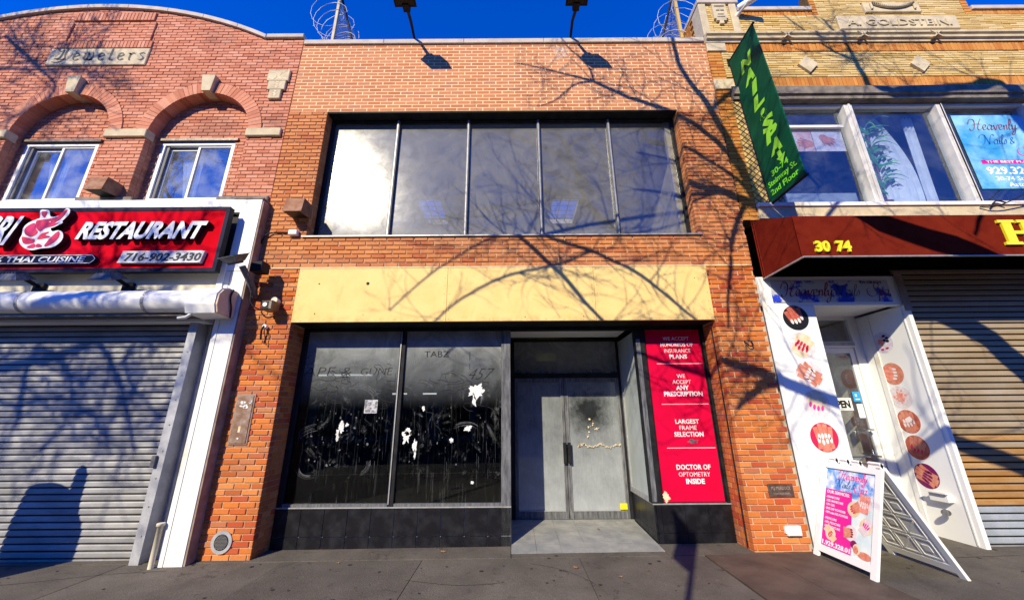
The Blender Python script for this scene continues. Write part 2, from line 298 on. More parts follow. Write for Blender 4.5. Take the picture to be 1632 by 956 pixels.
# ------------------------------------------------------------------ objects
WL = {}
def tag(o, label=None, cat=None, group=None, kind=None):
    if label: o['label'] = label
    if cat: o['category'] = cat
    if group: o['group'] = group
    if kind: o['kind'] = kind
    return o
def empty(name, loc, label=None, cat=None, group=None, kind=None):
    o = bpy.data.objects.new(name, None); COL.objects.link(o); o.location = loc; o.empty_display_size = .2
    WL[o.name] = Vector(loc); return tag(o, label, cat, group, kind)
def link(o, parent=None, world=(0, 0, 0)):
    COL.objects.link(o); world = Vector(world); WL[o.name] = world
    if parent: o.parent = parent; o.location = world - WL[parent.name]
    else: o.location = world
    return o
class MB:
    def __init__(s): s.v = []; s.f = []; s.m = []; s.mats = []; s.sm = []
    def mi(s, mat):
        mat = MT[mat] if isinstance(mat, str) else mat
        if mat not in s.mats: s.mats.append(mat)
        return s.mats.index(mat)
    def add(s, vs, fs, mat, smooth=False):
        b = len(s.v); s.v += [tuple(v) for v in vs]; k = s.mi(mat)
        for f in fs: s.f.append([b + i for i in f]); s.m.append(k); s.sm.append(smooth)
        return s
    def box(s, x0, x1, y0, y1, z0, z1, mat):
        v = [(x, y, z) for z in (z0, z1) for x, y in ((x0, y0), (x1, y0), (x1, y1), (x0, y1))]
        return s.add(v, [(3, 2, 1, 0), (4, 5, 6, 7), (0, 1, 5, 4), (1, 2, 6, 5), (2, 3, 7, 6), (3, 0, 4, 7)], mat)
    def cbox(s, x0, x1, y0, y1, z0, z1, mat, c=.006):
        """box with its front (-y) edges chamfered"""
        v = [(x0 + c, y0, z0 + c), (x1 - c, y0, z0 + c), (x1 - c, y0, z1 - c), (x0 + c, y0, z1 - c),
             (x0, y0 + c, z0), (x1, y0 + c, z0), (x1, y0 + c, z1), (x0, y0 + c, z1), (x0, y1, z0), (x1, y1, z0), (x1, y1, z1), (x0, y1, z1)]
        f = [(0, 1, 2, 3)] + [(i, i + 4, (i + 1) % 4 + 4, (i + 1) % 4) for i in range(4)] + [(i + 4, i + 8, (i + 1) % 4 + 8, (i + 1) % 4 + 4) for i in range(4)] + [(11, 10, 9, 8)]
        return s.add(v, f, mat)
    def prism(s, poly, axis, a, b, mat, smooth=False):
        """poly of 2-D points extruded along axis 'x','y' or 'z' from a to b"""
        def P(u, w, k): return {'x': (k, u, w), 'y': (u, k, w), 'z': (u, w, k)}[axis]
        n = len(poly); v = [P(u, w_, a) for u, w_ in poly] + [P(u, w_, b) for u, w_ in poly]
        s.add(v, [tuple(range(n))[::-1], tuple(range(n, 2 * n))], mat)
        return s.add(v, [(i, (i + 1) % n, (i + 1) % n + n, i + n) for i in range(n)], mat, smooth)
    def hexa(s, pts, mat):
        """8 corner points, bottom ring then top ring"""
        return s.add(pts, [(3, 2, 1, 0), (4, 5, 6, 7), (0, 1, 5, 4), (1, 2, 6, 5), (2, 3, 7, 6), (3, 0, 4, 7)], mat)
    def tube(s, path, rad, mat, n=8, smooth=True, caps=True):
        path = [Vector(p) for p in path]; rings = []
        if not hasattr(rad, '__len__'): rad = [rad] * len(path)
        ref = None
        for i, p in enumerate(path):
            d = (path[min(i + 1, len(path) - 1)] - path[max(i - 1, 0)])
            if d.length < 1e-9: d = Vector((0, 0, 1))
            d.normalize()
            if ref is None or abs(ref.dot(d)) > .98:
                ref = Vector((0, 0, 1)) if abs(d.z) < .9 else Vector((1, 0, 0))
            a = d.cross(ref).normalized(); b = d.cross(a).normalized(); ref = b.cross(d).normalized() if False else ref
            rings.append([p + (a * math.cos(2 * math.pi * k / n) + b * math.sin(2 * math.pi * k / n)) * rad[i] for k in range(n)])
        v = [q for r_ in rings for q in r_]
        f = [(i * n + k, i * n + (k + 1) % n, (i + 1) * n + (k + 1) % n, (i + 1) * n + k) for i in range(len(path) - 1) for k in range(n)]
        s.add(v, f, mat, smooth)
        if caps: s.add(rings[0], [tuple(range(n))], mat); s.add(rings[-1], [tuple(range(n))[::-1]], mat)
        return s
    def disc(s, c, rad, nrm, mat, n=28, thick=.003, up=(0, 0, 1), sq=1.0):
        c = Vector(c); nrm = Vector(nrm).normalized(); up = Vector(up); a = up.cross(nrm).normalized(); b = nrm.cross(a)
        r1 = [c + nrm * thick + a * math.cos(2 * math.pi * k / n) * rad + b * math.sin(2 * math.pi * k / n) * rad * sq for k in range(n)]
        r0 = [c + a * math.cos(2 * math.pi * k / n) * rad + b * math.sin(2 * math.pi * k / n) * rad * sq for k in range(n)]
        s.add(r1, [tuple(range(n))], mat)
        return s.add(r0 + r1, [(i, (i + 1) % n, (i + 1) % n + n, i + n) for i in range(n)], mat)
    def build(s, name, parent=None, org=None, label=None, cat=None, group=None, kind=None):
        if org is None: org = WL[parent.name] if parent else (Vector(map(min, zip(*s.v))) + Vector(map(max, zip(*s.v)))) / 2
        if parent is None and org is not None and not isinstance(org, tuple):
            lo = min(v[2] for v in s.v); org = Vector((org[0], org[1], lo))
        org = Vector(org)
        me = bpy.data.meshes.new(name); me.from_pydata([Vector(v) - org for v in s.v], [], s.f)
        for m in s.mats: me.materials.append(m)
        me.polygons.foreach_set('material_index', s.m); me.polygons.foreach_set('use_smooth', s.sm)
        me.update()
        import bmesh
        if len(s.f) < 60000:
            bm = bmesh.new(); bm.from_mesh(me); bmesh.ops.recalc_face_normals(bm, faces=bm.faces); bm.to_mesh(me); bm.free()
        o = bpy.data.objects.new(name, me); link(o, parent, org)
        return tag(o, label, cat, group, kind)
def part(name, parent, mat, boxes, **kw):
    b = MB()
    for x in boxes: b.box(*x, mat)
    return b.build(name, parent, **kw)
_cache = {}
def piece(name, parent, cx, cy, cz, wx, wy, wz, mat, chamfer=.004):
    """one small block; alike blocks share a mesh"""
    k = (name, round(wx, 3), round(wy, 3), round(wz, 3), mat)
    if k not in _cache:
        b = MB(); a, d, c = k[1] / 2, k[2] / 2, k[3] / 2
        b.cbox(-a, a, -d, d, -c, c, mat, min(chamfer, a * .4, c * .4))
        me = bpy.data.meshes.new(name); me.from_pydata(b.v, [], b.f); me.materials.append(b.mats[0]); me.update()
        _cache[k] = me
    o = bpy.data.objects.new(name, _cache[k]); return link(o, parent, (cx, cy, cz))

def brickwork(parent, courses, z0, z1, H, L, joint, Y, yback, bmat, mmat, inset=.012, depth=.1, phase=0., maxn=300, extra=(), jit=.0015, chip=.0, name='brick', wall='wall', hjoint=None):
    """courses(z) gives the solid x-intervals at that height; builds bedding + bricks.
    The pieces that show largest become bricks of their own, the rest one mesh."""
    hj = joint if hjoint is None else hjoint
    w_ = MB(); br = []
    n = int(round((z1 - z0) / H)); H = (z1 - z0) / n
    for i in range(n):
        z = z0 + i * H
        for a, b in courses(z + H / 2):
            w_.box(a + .008, b - .008, Y + inset, yback, z, z + H, mmat)
            k0 = int((a - phase) / L) - 3
            for k in range(k0, int((b - phase) / L) + 4):
                xa = phase + k * L + (L / 2 if i % 2 else 0) + (random.random() - .5) * joint * .5
                xb = xa + L - joint
                xa, xb = max(xa, a), min(xb, b)
                if xb - xa < .035: continue
                br.append(((xa + xb) / 2, Y + depth / 2 + (random.random() - .5) * 2 * jit, z + H / 2, xb - xa, depth, H - hj))
    br += list(extra)
    def score(q):
        p = px((q[0], q[1] - q[4] / 2, q[2]))
        if p is None or not (-20 < p[0] < 1652 and -20 < p[1] < 976): return 0
        return q[3] * q[5] / p[2] ** 2
    br.sort(key=score, reverse=True)
    wo = w_.build(wall, parent)
    nn = 0
    rest = MB()
    for q in br:
        if nn < maxn and score(q) > 0:
            piece(name, wo, *q[:3], round(q[3], 2), q[4], q[5], bmat); nn += 1
        else:
            a, d, c = q[3] / 2, q[4] / 2, q[5] / 2
            rest.cbox(q[0] - a, q[0] + a, q[1] - d, q[1] + d, q[2] - c, q[2] + c, bmat, .004)
    if rest.v: rest.build(name + 's' if not name.endswith('s') else name, wo, kind='stuff')
    return wo

# ------------------------------------------------------------------ lettering
def glyphs(body, bold=0., ext=0., res=3, spacing=1.0):
    cu = bpy.data.curves.new('text', 'FONT'); cu.body = body; cu.size = 1; cu.extrude = ext; cu.offset = bold; cu.resolution_u = res
    cu.space_character = spacing
    ob = bpy.data.objects.new('text', cu); COL.objects.link(ob)
    bpy.context.view_layer.update()
    me = ob.evaluated_get(bpy.context.evaluated_depsgraph_get()).to_mesh()
    v = [tuple(q.co) for q in me.vertices]; f = [tuple(p.vertices) for p in me.polygons]
    bpy.data.objects.remove(ob); bpy.data.curves.remove(cu)
    return v, f
def text(mb, body, org, height, mat, right=(1, 0, 0), up=(0, 0, 1), bold=0., thick=.003, shear=0., width=None, align='C', spacing=1.0, res=2, fh=None):
    """flat or raised lettering; org = baseline point (left, centre or right of the line)"""
    v, f = glyphs(body, bold, .5, res, spacing)
    if not v: return
    right = Vector(right).normalized(); up = Vector(up).normalized(); nr = right.cross(up)
    x0, x1 = min(q[0] for q in v), max(q[0] for q in v)
    cap = fh or .72
    s = height / cap; sx = s if width is None else width / (x1 - x0)
    off = {'L': x0, 'C': (x0 + x1) / 2, 'R': x1}[align]
    org = Vector(org)
    pts = [org + right * ((q[0] - off) * sx + shear * q[1] * s) + up * q[1] * s + nr * (thick * (q[2] + .5)) for q in v]
    mb.add(pts, f, mat)
def letters(parent, body, x0, x1, z, height, Y, mat, edge, thick, shear, bold):
    """each raised letter an object of its own, standing on the plane y=Y"""
    v, f = glyphs(body, bold, .5, 3)
    ax0, ax1 = min(q[0] for q in v), max(q[0] for q in v); s = height / .72; sx = (x1 - x0 - shear * height) / (ax1 - ax0)
    # islands
    par = list(range(len(v)))
    def find(a):
        while par[a] != a: par[a] = par[par[a]]; a = par[a]
        return a
    for q in f:
        for a in q[1:]: par[find(a)] = find(q[0])
    isl = {}
    for i in range(len(v)): isl.setdefault(find(i), []).append(i)
    grp = []
    for ids in sorted(isl.values(), key=lambda L: min(v[i][0] for i in L)):
        a, b = min(v[i][0] for i in ids), max(v[i][0] for i in ids)
        if grp and a < grp[-1][1] - .03: grp[-1][1] = max(b, grp[-1][1]); grp[-1][2] += ids
        else: grp.append([a, b, list(ids)])
    for a, b, ids in grp:
        st = set(ids); mp = {i: k for k, i in enumerate(ids)}; m = MB()
        pts = [(x0 + (v[i][0] - ax0) * sx + shear * v[i][1] * s, Y - thick * (v[i][2] + .5), z + v[i][1] * s) for i in ids]
        fs = [q for q in f if q[0] in st]
        front = [tuple(mp[i] for i in q) for q in fs if all(v[i][2] > .49 for i in q)]
        rest = [tuple(mp[i] for i in q) for q in fs if not all(v[i][2] > .49 for i in q)]
        m.add(pts, front, mat); m.add(pts, rest, edge)
        m.build('letter', parent)
def catmull(P, k=6):
    P = [Vector(p) for p in P]; out = []
    for i in range(len(P) - 1):
        a, b, c, d = P[max(i - 1, 0)], P[i], P[i + 1], P[min(i + 2, len(P) - 1)]
        for j in range(k):
            t_ = j / k
            out.append(.5 * ((2 * b) + (c - a) * t_ + (2 * a - 5 * b + 4 * c - d) * t_ ** 2 + (3 * b - a - 3 * c + d) * t_ ** 3))
    return out + [P[-1]]
def pen(mb, pts, nib, fr, mat, thick=.002, smooth=5):
    """broad-nib pen stroke; pts 2-D in letter units, nib=(dx,dy) half-width, fr maps 2-D to 3-D with lift"""
    c = catmull([(x, y) for x, y in pts], smooth) if smooth else [Vector(p) for p in pts]
    for a, b in zip(c[:-1], c[1:]):
        q = [(a.x - nib[0], a.y - nib[1]), (a.x + nib[0], a.y + nib[1]), (b.x + nib[0], b.y + nib[1]), (b.x - nib[0], b.y - nib[1])]
        mb.add([fr(u, w_, thick) for u, w_ in q], [(0, 1, 2, 3)], mat)
        mb.add([fr(a.x - nib[1] * .35, a.y + nib[0] * .35, thick * .8), fr(a.x + nib[1] * .35, a.y - nib[0] * .35, thick * .8),
                fr(b.x + nib[1] * .35, b.y - nib[0] * .35, thick * .8), fr(b.x - nib[1] * .35, b.y + nib[0] * .35, thick * .8)], [(0, 1, 2, 3)], mat)
# cursive strokes, x-height 1, advance last
CUR = {'e': ([[(0, .45), (.5, .6), (.55, .95), (.25, 1), (.05, .5), (.3, 0), (.8, .3)]], .78),
 'a': ([[(.7, .85), (.35, 1), (.02, .5), (.25, 0), (.65, .4), (.75, .95), (.65, .2), (.8, 0), (1, .3)]], .95),
 'v': ([[(0, .6), (.15, .95), (.3, .1), (.45, .1), (.75, 1), (.95, .85)]], .9),
 'n': ([[(0, .6), (.12, .95), (.12, 0)], [(.12, .5), (.45, 1), (.58, .7), (.58, .1), (.8, .2)]], .8),
 'l': ([[(0, .3), (.45, 1.5), (.4, 2.1), (.2, 1.9), (.15, .3), (.3, 0), (.55, .3)]], .5),
 'y': ([[(0, .7), (.12, .95), (.2, .2), (.5, .15), (.68, .9)], [(.7, 1), (.55, -.5), (.25, -1.0), (0, -.7), (.4, -.2), (.95, .3)]], .9),
 'i': ([[(0, .4), (.15, .95), (.15, .1), (.4, .15)], [(.2, 1.35), (.24, 1.4)]], .4),
 's': ([[(0, .2), (.35, 1.05), (.5, .4), (.25, 0), (.02, .15)]], .6),
 'p': ([[(0, .6), (.15, 1), (.0, -.9)], [(.12, .6), (.45, 1), (.65, .6), (.4, .02), (.15, .25)]], .75),
 'H': ([[(-.7, 1.2), (-.5, 2.0), (.1, 2.1), (.35, 1.5), (.2, .2), (-.3, -.1), (-.5, .3)], [(1.4, 2.2), (1.05, 1.4), (.85, .3), (1.1, -.05), (1.5, .3)], [(-.1, .9), (.5, 1.15), (1.3, 1.15)]], 1.6),
 'N': ([[(-.9, 1.3), (-.8, 1.95), (-.1, 2.1), (.2, 1.6), (.05, .3), (-.4, -.1)], [(.15, 2.0), (.95, .0)], [(.95, .0), (1.15, 1.5), (1.5, 2.15), (1.9, 1.9)]], 1.75),
 'S': ([[(1.1, 1.7), (.9, 2.15), (.4, 2.0), (.35, 1.4), (.85, .8), (.7, .1), (.1, -.1), (-.6, .4), (-.7, 1.1), (-.3, 1.3)]], 1.2),
 '&': ([[(.8, .2), (.2, 1.1), (.4, 1.5), (.6, 1.2), (.1, .5), (.3, 0), (.9, .7)]], 1.0), ' ': ([], .5)}
def cursive(mb, body, fr0, x, y, size, mat, wgt=.07, thick=.002):
    """fr0(u, v, lift) -> 3-D; size = x-height in metres"""
    for ch in body:
        st, adv = CUR[ch]
        for P in st: pen(mb, P, (wgt, wgt * .55), lambda u, v_, l: fr0(x + u * size + v_ * size * .28, y + v_ * size, l), mat, thick)
        x += adv * size
    return x

# ================================================================== GROUND
GZ = lambda x, y=0: -.085 + .008 * x
def gbox(mb, x0, x1, y0, y1, dz0, dz1, mat):
    """a slab lying on the slightly tilted pavement"""
    pts = [(x, y, GZ(x) + d) for d in (dz0, dz1) for x, y in ((x0, y0), (x1, y0), (x1, y1), (x0, y1))]
    mb.hexa(pts, mat)
b = MB(); b.hexa([(x, y, GZ(x) + d) for d in (-.5, -.16) for x, y in ((-150, -150), (150, -150), (150, -6.9), (-150, -6.9))], 'asphalt')
b.build('road', None, kind='structure')
b = MB(); b.hexa([(x, y, GZ(x) + d) for d in (-.5, -.012) for x, y in ((-150, -6.9), (150, -6.9), (150, 12), (-150, 12))], 'joint')
pav = b.build('sidewalk', None, kind='structure')
k = MB(); k.hexa([(x, y, GZ(x) + d) for d in (-.4, .004) for x, y in ((-150, -7.05), (150, -7.05), (150, -6.9), (-150, -6.9))], 'stone'); k.build('kerb', None, kind='structure')
b = MB(); b.hexa([(x, y, GZ(x) + d) for d in (-.5, -.01) for x, y in ((-150, -200), (150, -200), (150, -22), (-150, -22))], 'concrete'); b.build('far_sidewalk', None, kind='structure')
random.seed(3)
xs = [-10.9, -8.95, -6.95, -4.92, -2.93, -1.16, .83, 2.42, 4.9, 6.9, 8.9, 10.9]
ys = [-6.88, -5.1, -3.35, -1.62, -.06]
rest = MB()
for i in range(len(xs) - 1):
    for j in range(len(ys) - 1):
        x0, x1, y0, y1 = xs[i] + .004, xs[i + 1] - .004, ys[j] + .004, ys[j + 1] - .004
        m = MB()
        if i == 7 and j == 3:   # slabs beside the cellar hatch
            gbox(m, 3.86, x1, y0, y1, -.02, 0, 'concrete'); gbox(m, x0, 3.86, y0, -1.42, -.02, -.0005, 'concrete')
        else: gbox(m, x0, x1, y0, y1, -.02, random.uniform(-.003, .002), 'concrete')
        m.build('paving_slab', pav)
m = MB(); gbox(m, -10.9, -4.2, -.052, .3, -.02, .003, 'concrete'); m.build('paving_strip', pav)
m = MB(); gbox(m, -4.19, -.04, -.052, .42, -.02, .004, 'concrete'); m.build('paving_strip', pav)
m = MB(); gbox(m, 1.99, 3.86, -.052, .42, -.02, .002, 'concrete'); gbox(m, -.03, 1.98, -.052, .1, -.02, .001, 'concrete'); m.build('paving_strip', pav)
m = MB(); gbox(m, 3.87, 11, -.052, 1.0, -.02, .001, 'concrete'); m.build('paving_strip', pav)
# cellar hatch of tread plate
hatch = empty('cellar_hatch', (3.1, -.7, GZ(3.1)), 'rusty brown tread-plate cellar hatch set in the sidewalk before the right brick pier', 'cellar hatch')
for (x0, x1) in ((2.44, 3.14), (3.145, 3.845)):
    m = MB(); gbox(m, x0, x1, -1.40, -.06, -.02, .004, 'hatch')
    for a in range(int((x1 - x0) / .05)):
        for c in range(26):
            X = x0 + .03 + a * .05; Y = -1.37 + c * .05; d = .012 if (a + c) % 2 else -.012
            z = GZ(X) + .004
            m.add([(X - .014, Y - d, z), (X, Y - d * .3 - .004, z + .0025), (X + .014, Y + d, z), (X, Y + d * .3 + .004, z + .0025)], [(0, 1, 2, 3)], 'hatch')
    m.build('hatch_leaf', hatch)

# ================================================================== MIDDLE BUILDING
mid = empty('vacant_shop_building', (-.12, 0, GZ(0)), 'two-storey orange brick building with blank cream fascia and vacated black-framed shop', 'building')
XL, XR, OL, OR = -4.115, 3.87, -3.40, 3.115     # building edges, opening edges
Z_S0, Z_S1, Z_W0, Z_W1, Z_TOP = 3.935, 4.45, 4.50, 7.06, 8.70
def c_low(z):
    if z < 3.03 or Z_W0 - .03 < z < Z_W1: return [(XL, OL), (OR, XR)]
    if z < Z_S0: return [(XL, OL), (OR, XR)]
    return [(XL, XR)]
H = .0765
ext = []
# returns of the openings, brick by brick
n = int((3.90 + .12) / H)
for i in range(n):
    z = -.12 + (i + .5) * (3.93 + .12) / round((3.93 + .12) / H)
    if z > 3.0: break
    for (ya, yb) in (((.108, .215), (.225, .405)) if i % 2 else ((.108, .30), (.31, .405))):
        ext.append((OR + .05, (ya + yb) / 2, z, .1, yb - ya, H - .010)); ext.append((OL - .05, (ya + yb) / 2, z, .1, yb - ya, H - .010))
brickwork(mid, lambda z: [(XL, OL)], -.12, 3.92, H, .225, .014, 0, .41, 'brick_low', 'mort_mid', .015, .1, XL, 110, [e for e in ext if e[0] < 0], .003, name='brick', wall='left_pier_wall')
brickwork(mid, lambda z: [(OR, XR)], -.12, 3.92, H, .225, .014, 0, .41, 'brick_low', 'mort_mid', .015, .1, OR - .06, 110, [e for e in ext if e[0] > 0], .003, name='brick', wall='right_pier_wall')
ext = []
n = round((Z_W1 - Z_W0) / H)
for i in range(n):
    z = Z_W0 + (i + .5) * (Z_W1 - Z_W0) / n
    ya, yb = .108, .25
    ext.append((OR - .03 + .05, (ya + yb) / 2, z, .1, yb - ya, H - .010)); ext.append((OL - .05, (ya + yb) / 2, z, .1, yb - ya, H - .010))
brickwork(mid, lambda z: [(XL, XR)], 3.945, 4.48, H, .225, .014, 0, .41, 'brick_mid', 'mort_mid', .015, .1, XL + .04, 60, (), .002, wall='spandrel_wall')
brickwork(mid, lambda z: [(XL, OL)], 4.48, Z_W1, H, .225, .014, 0, .30, 'brick_mid', 'mort_mid', .015, .1, XL + .10, 10, [e for e in ext if e[0] < 0], .003, wall='window_pier_wall')
brickwork(mid, lambda z: [(OR - .03, XR)], 4.48, Z_W1, H, .225, .014, 0, .30, 'brick_mid', 'mort_mid', .015, .1, XL + .10, 10, [e for e in ext if e[0] > 0], .003, wall='window_pier_wall')
part('lintel_soffit', mid, 'black', [(OL - .02, OR, .016, .30, Z_W1 - .022, Z_W1 - .0005)])  # black strip over the soffit of the window head
brickwork(mid, lambda z: [(XL, XR)], Z_W1, Z_TOP, H, .240, .015, 0, .30, 'brick_top', 'mort_light', .003, .1, XL, 20, (), .0008, wall='parapet_wall')
for k in range(5):   # coping stones
    a = XL + .02 + k * (XR - XL - .04) / 5; bb = a + (XR - XL - .04) / 5 - .006
    m = MB(); m.cbox(a, bb, -.035, .34, Z_TOP + .002, Z_TOP + .115, 'coping', .008); m.build('coping_stone', mid)
part('flashing', mid, 'mort_light', [(XL + .25, XR - .02, -.016, .02, 3.921, 3.944)])
part('roof', mid, 'asphalt', [(XL, XR, .3, 9.0, 8.2, 8.3)])
part('party_wall', mid, 'brick_low', [(XL, XL + .2, .42, 9, 0, 8.15), (XR - .2, XR, .42, 9, 0, 8.15), (XL, XR, 9, 9.2, -.1, 8.2)])
# fascia of painted plywood sheets
fas = part('fascia', mid, 'black', [(OL + .004, OR - .004, .02, .40, 3.035, 3.92)])
for x0, x1 in ((OL + .004, -1.022), (-1.018, 1.299), (1.303, OR - .004)):
    m = MB(); m.cbox(x0, x1, -.012, .02, 3.035, 3.918, 'plywood', .003)
    m.build('plywood_sheet', fas)
m = MB()
for x, z, r_ in ((-3.05, 3.66, .012), (-2.28, 3.66, .026), (-2.3, 3.15, .007), (-3.05, 3.17, .010), (1.1, 3.1, .008), (2.9, 3.72, .007), (.2, 3.1, .008)):
    m.disc((x, -.0125, z), r_, (0, -1, 0), 'black', 14, .002)
for xx in (OL + .05, -1.06, -.98, 1.26, 1.34, OR - .05):
    for k in range(7): m.disc((xx, -.0125, 3.07 + k * .135), .0055, (0, -1, 0), 'bronze', 8, .0015)
for k in range(22):
    for z in (3.06, 3.895): m.disc((-3.25 + k * .29, -.0125, z), .005, (0, -1, 0), 'bronze', 8, .0015)
m.build('screw_hole', fas, kind='stuff')
# ---- upstairs window
uw = empty('upper_window', (0, .25, Z_W0)); uw.parent = mid; uw.location = Vector((0, .25, Z_W0)) - WL[mid.name]
gx = [OL + .02, -2.13, -.80, .515, 1.84, OR - .05]
part('window_frame', uw, 'black', [(OL, OL + .05, .2, .30, Z_W0, Z_W1), (OR - .08, OR - .03, .2, .30, Z_W0, Z_W1), (OL + .05, OR - .08, .2, .30, Z_W1 - .05, Z_W1 - .002), (OL + .05, OR - .08, .2, .30, Z_W0, Z_W0 + .05)])
for x in gx[1:-1]:
    m = MB(); m.cbox(x - .028, x + .028, .185, .285, Z_W0 + .05, Z_W1 - .05, 'dusty', .004); m.box(x - .010, x + .010, .172, .185, Z_W0 + .05, Z_W1 - .05, 'alum'); m.build('mullion', uw)
for a, c in zip(gx[:-1], gx[1:]):
    m = MB(); m.box(max(a, OL + .052), min(c, OR - .082), .252, .260, Z_W0 + .05, Z_W1 - .05, 'glass_up'); m.build('glass_pane', uw)
part('sill', uw, 'alum', [(OL - .06, OR + .03, -.03, .2, Z_W0 - .022, Z_W0 - .001)])
part('inner_trim', uw, 'cream', [(OR - .18, OR - .085, .262, .34, Z_W0 + .02, Z_W1)])
# upstairs room
part('upper_room', mid, 'room_pale', [(-3.9, 3.6, .32, 8.6, 4.2, 4.3), (-3.9, -3.8, .32, 8.6, 4.3, 7.7), (-3.9, 3.6, 8.6, 8.7, 4.2, 7.7)])
part('upper_room_wall', mid, 'cream', [(3.16, 3.42, .34, 8.6, 4.3, 7.7)])
cb = []
sky_l = [(-2.75, -2.05), (1.2, 1.97)]
x = -3.9
for a, c in sky_l:
    cb.append((x, a, 3.85, 5.25, 7.6, 7.75)); x = c
cb += [(x, 3.5, 3.85, 5.25, 7.6, 7.75), (-3.9, 3.5, .31, 3.85, 7.6, 7.75), (-3.9, 3.5, 5.25, 8.7, 7.6, 7.75)]
part('upper_ceiling', mid, 'room_pale', cb)
bars = []
for a, c in sky_l:
    bars += [(a + (c - a) * t_ - .012, a + (c - a) * t_ + .012, 3.85, 5.25, 7.70, 7.73) for t_ in (.33, .66)]
    bars += [(a, c, 3.85 + 1.4 * t_ - .012, 3.85 + 1.4 * t_ + .012, 7.735, 7.75) for t_ in (.2, .4, .6, .8)]
part('skylight_bars', mid, 'black', bars)
# the roof must let the skylights see the sky
rf = [o for o in mid.children if o.name.startswith('roof')][0]; bpy.data.objects.remove(rf)
part('roof', mid, 'asphalt', [(XL, XR, .35, 3.8, 7.76, 7.86), (XL, XR, 5.3, 9.0, 7.76, 7.86), (XL, -2.8, 3.8, 5.3, 7.76, 7.86), (-2.0, 1.15, 3.8, 5.3, 7.76, 7.86), (2.0, XR, 3.8, 5.3, 7.76, 7.86)])
# ---- ground floor shop front, .40 m behind the piers
FY = .40
sf = empty('shop_front', (0, FY, 0)); sf.parent = mid; sf.location = Vector((0, FY, 0)) - WL[mid.name]
def tiles(par, x0, x1, zb, w_, rows, y, mat='tile', nm_='wall_tile', start=None, jo=.005):
    for za, zc in rows:
        x = x1 if start is None else start
        edges = [x1]
        while edges[-1] > x0 + .02: edges.append(max(x0, edges[-1] - w_))
        for a, c in zip(edges[1:], edges[:-1]):
            piece(nm_, par, (a + c) / 2, y + .012, (za + zc) / 2, round(c - a - jo, 3), .024, zc - za - jo, mat, .0015)
base = part('tiled_base', sf, 'grout', [(OL + .01, -.035, FY + .004, FY + .15, -.2, .40)])
tiles(base, OL + .01, -.032, 0, .332, ((-.285, .045), (.045, .40)), FY - .012, jo=.008)
part('base_cap', sf, 'alum', [(OL + .005, -.032, FY - .02, FY + .15, .402, .416)])
part('window_sill_rail', sf, 'dusty', [(OL + .06, -1.80, FY + .01, FY + .10, .418, .455), (-1.74, -.17, FY + .01, FY + .10, .418, .455)])
part('window_header', sf, 'black', [(OL + .003, OR - .003, FY + .004, FY + .12, 2.985, 3.06)])
for x0, x1, mt in ((OL + .003, OL + .075, 'black'), (-1.815, -1.725, 'black'), (-.175, -.032, 'dusty')):
    m = MB(); m.cbox(x0, x1, FY - .012 if x1 > -.1 else FY, FY + .12, .418 if x1 < -.1 else -.15, 2.98, mt, .004)
    if -1.9 < x0 < -1.7: m.box(-1.80, -1.785, FY - .02, FY - .001, .45, 2.97, 'alum')
    m.build('window_post', sf)
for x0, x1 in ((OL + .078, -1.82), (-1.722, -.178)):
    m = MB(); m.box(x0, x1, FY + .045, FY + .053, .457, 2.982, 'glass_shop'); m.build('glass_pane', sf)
# right-hand base, posts
base2 = part('tiled_base', sf, 'grout', [(2.05, OR - .006, FY + .004, FY + .15, -.2, .42), (2.015, 2.05, FY + .03, 1.50, -.2, .42)])
tiles(base2, 2.035, OR - .006, 0, .334, ((-.272, .066), (.066, .42)), FY - .012)
for (ya, yc) in ((FY + .0, FY + .36), (FY + .365, FY + .72), (FY + .725, 1.47)):
    for za, zc in ((-.272, .066), (.066, .42)):
        piece('wall_tile', base2, 2.022, (ya + yc) / 2, (za + zc) / 2, .024, round(yc - ya - .005, 3), zc - za - .005, 'tile', .0015)
part('base_cap', sf, 'alum', [(1.995, OR - .006, FY - .02, FY + .15, .423, .437), (1.995, 2.06, FY + .15, 1.47, .423, .437)])
m = MB(); m.cbox(1.985, 2.145, FY - .01, FY + .12, .44, 2.98, 'black', .004); m.box(1.992, 2.06, FY - .016, FY - .0105, .46, 2.82, 'dusty'); m.build('window_post', sf)
m = MB(); m.cbox(OR - .045, OR - .004, FY - .01, FY + .12, .44, 2.98, 'black', .004); m.build('window_post', sf)
part('side_window_frame', sf, 'alum', [(2.0, 2.05, FY + .12, 1.47, .44, .50), (2.0, 2.05, 1.41, 1.47, .50, 2.98), (2.0, 2.05, FY + .125, FY + .16, .50, 2.98)])
m = MB(); m.box(2.018, 2.026, FY + .16, 1.41, .50, 2.98, 'glass_side'); m.build('side_glass', sf)
part('panel_backing', sf, 'black', [(2.147, OR - .047, FY + .03, FY + .10, .44, 2.98)])
# left wall of the entrance: shop window side
part('side_window_frame', sf, 'black', [(-.15, -.04, FY + .13, 1.47, -.15, .46), (-.15, -.04, 1.38, 1.47, .46, 3.0)])
m = MB(); m.box(-.10, -.062, FY + .12, 1.38, .46, 3.0, 'black'); m.build('side_panel', sf)
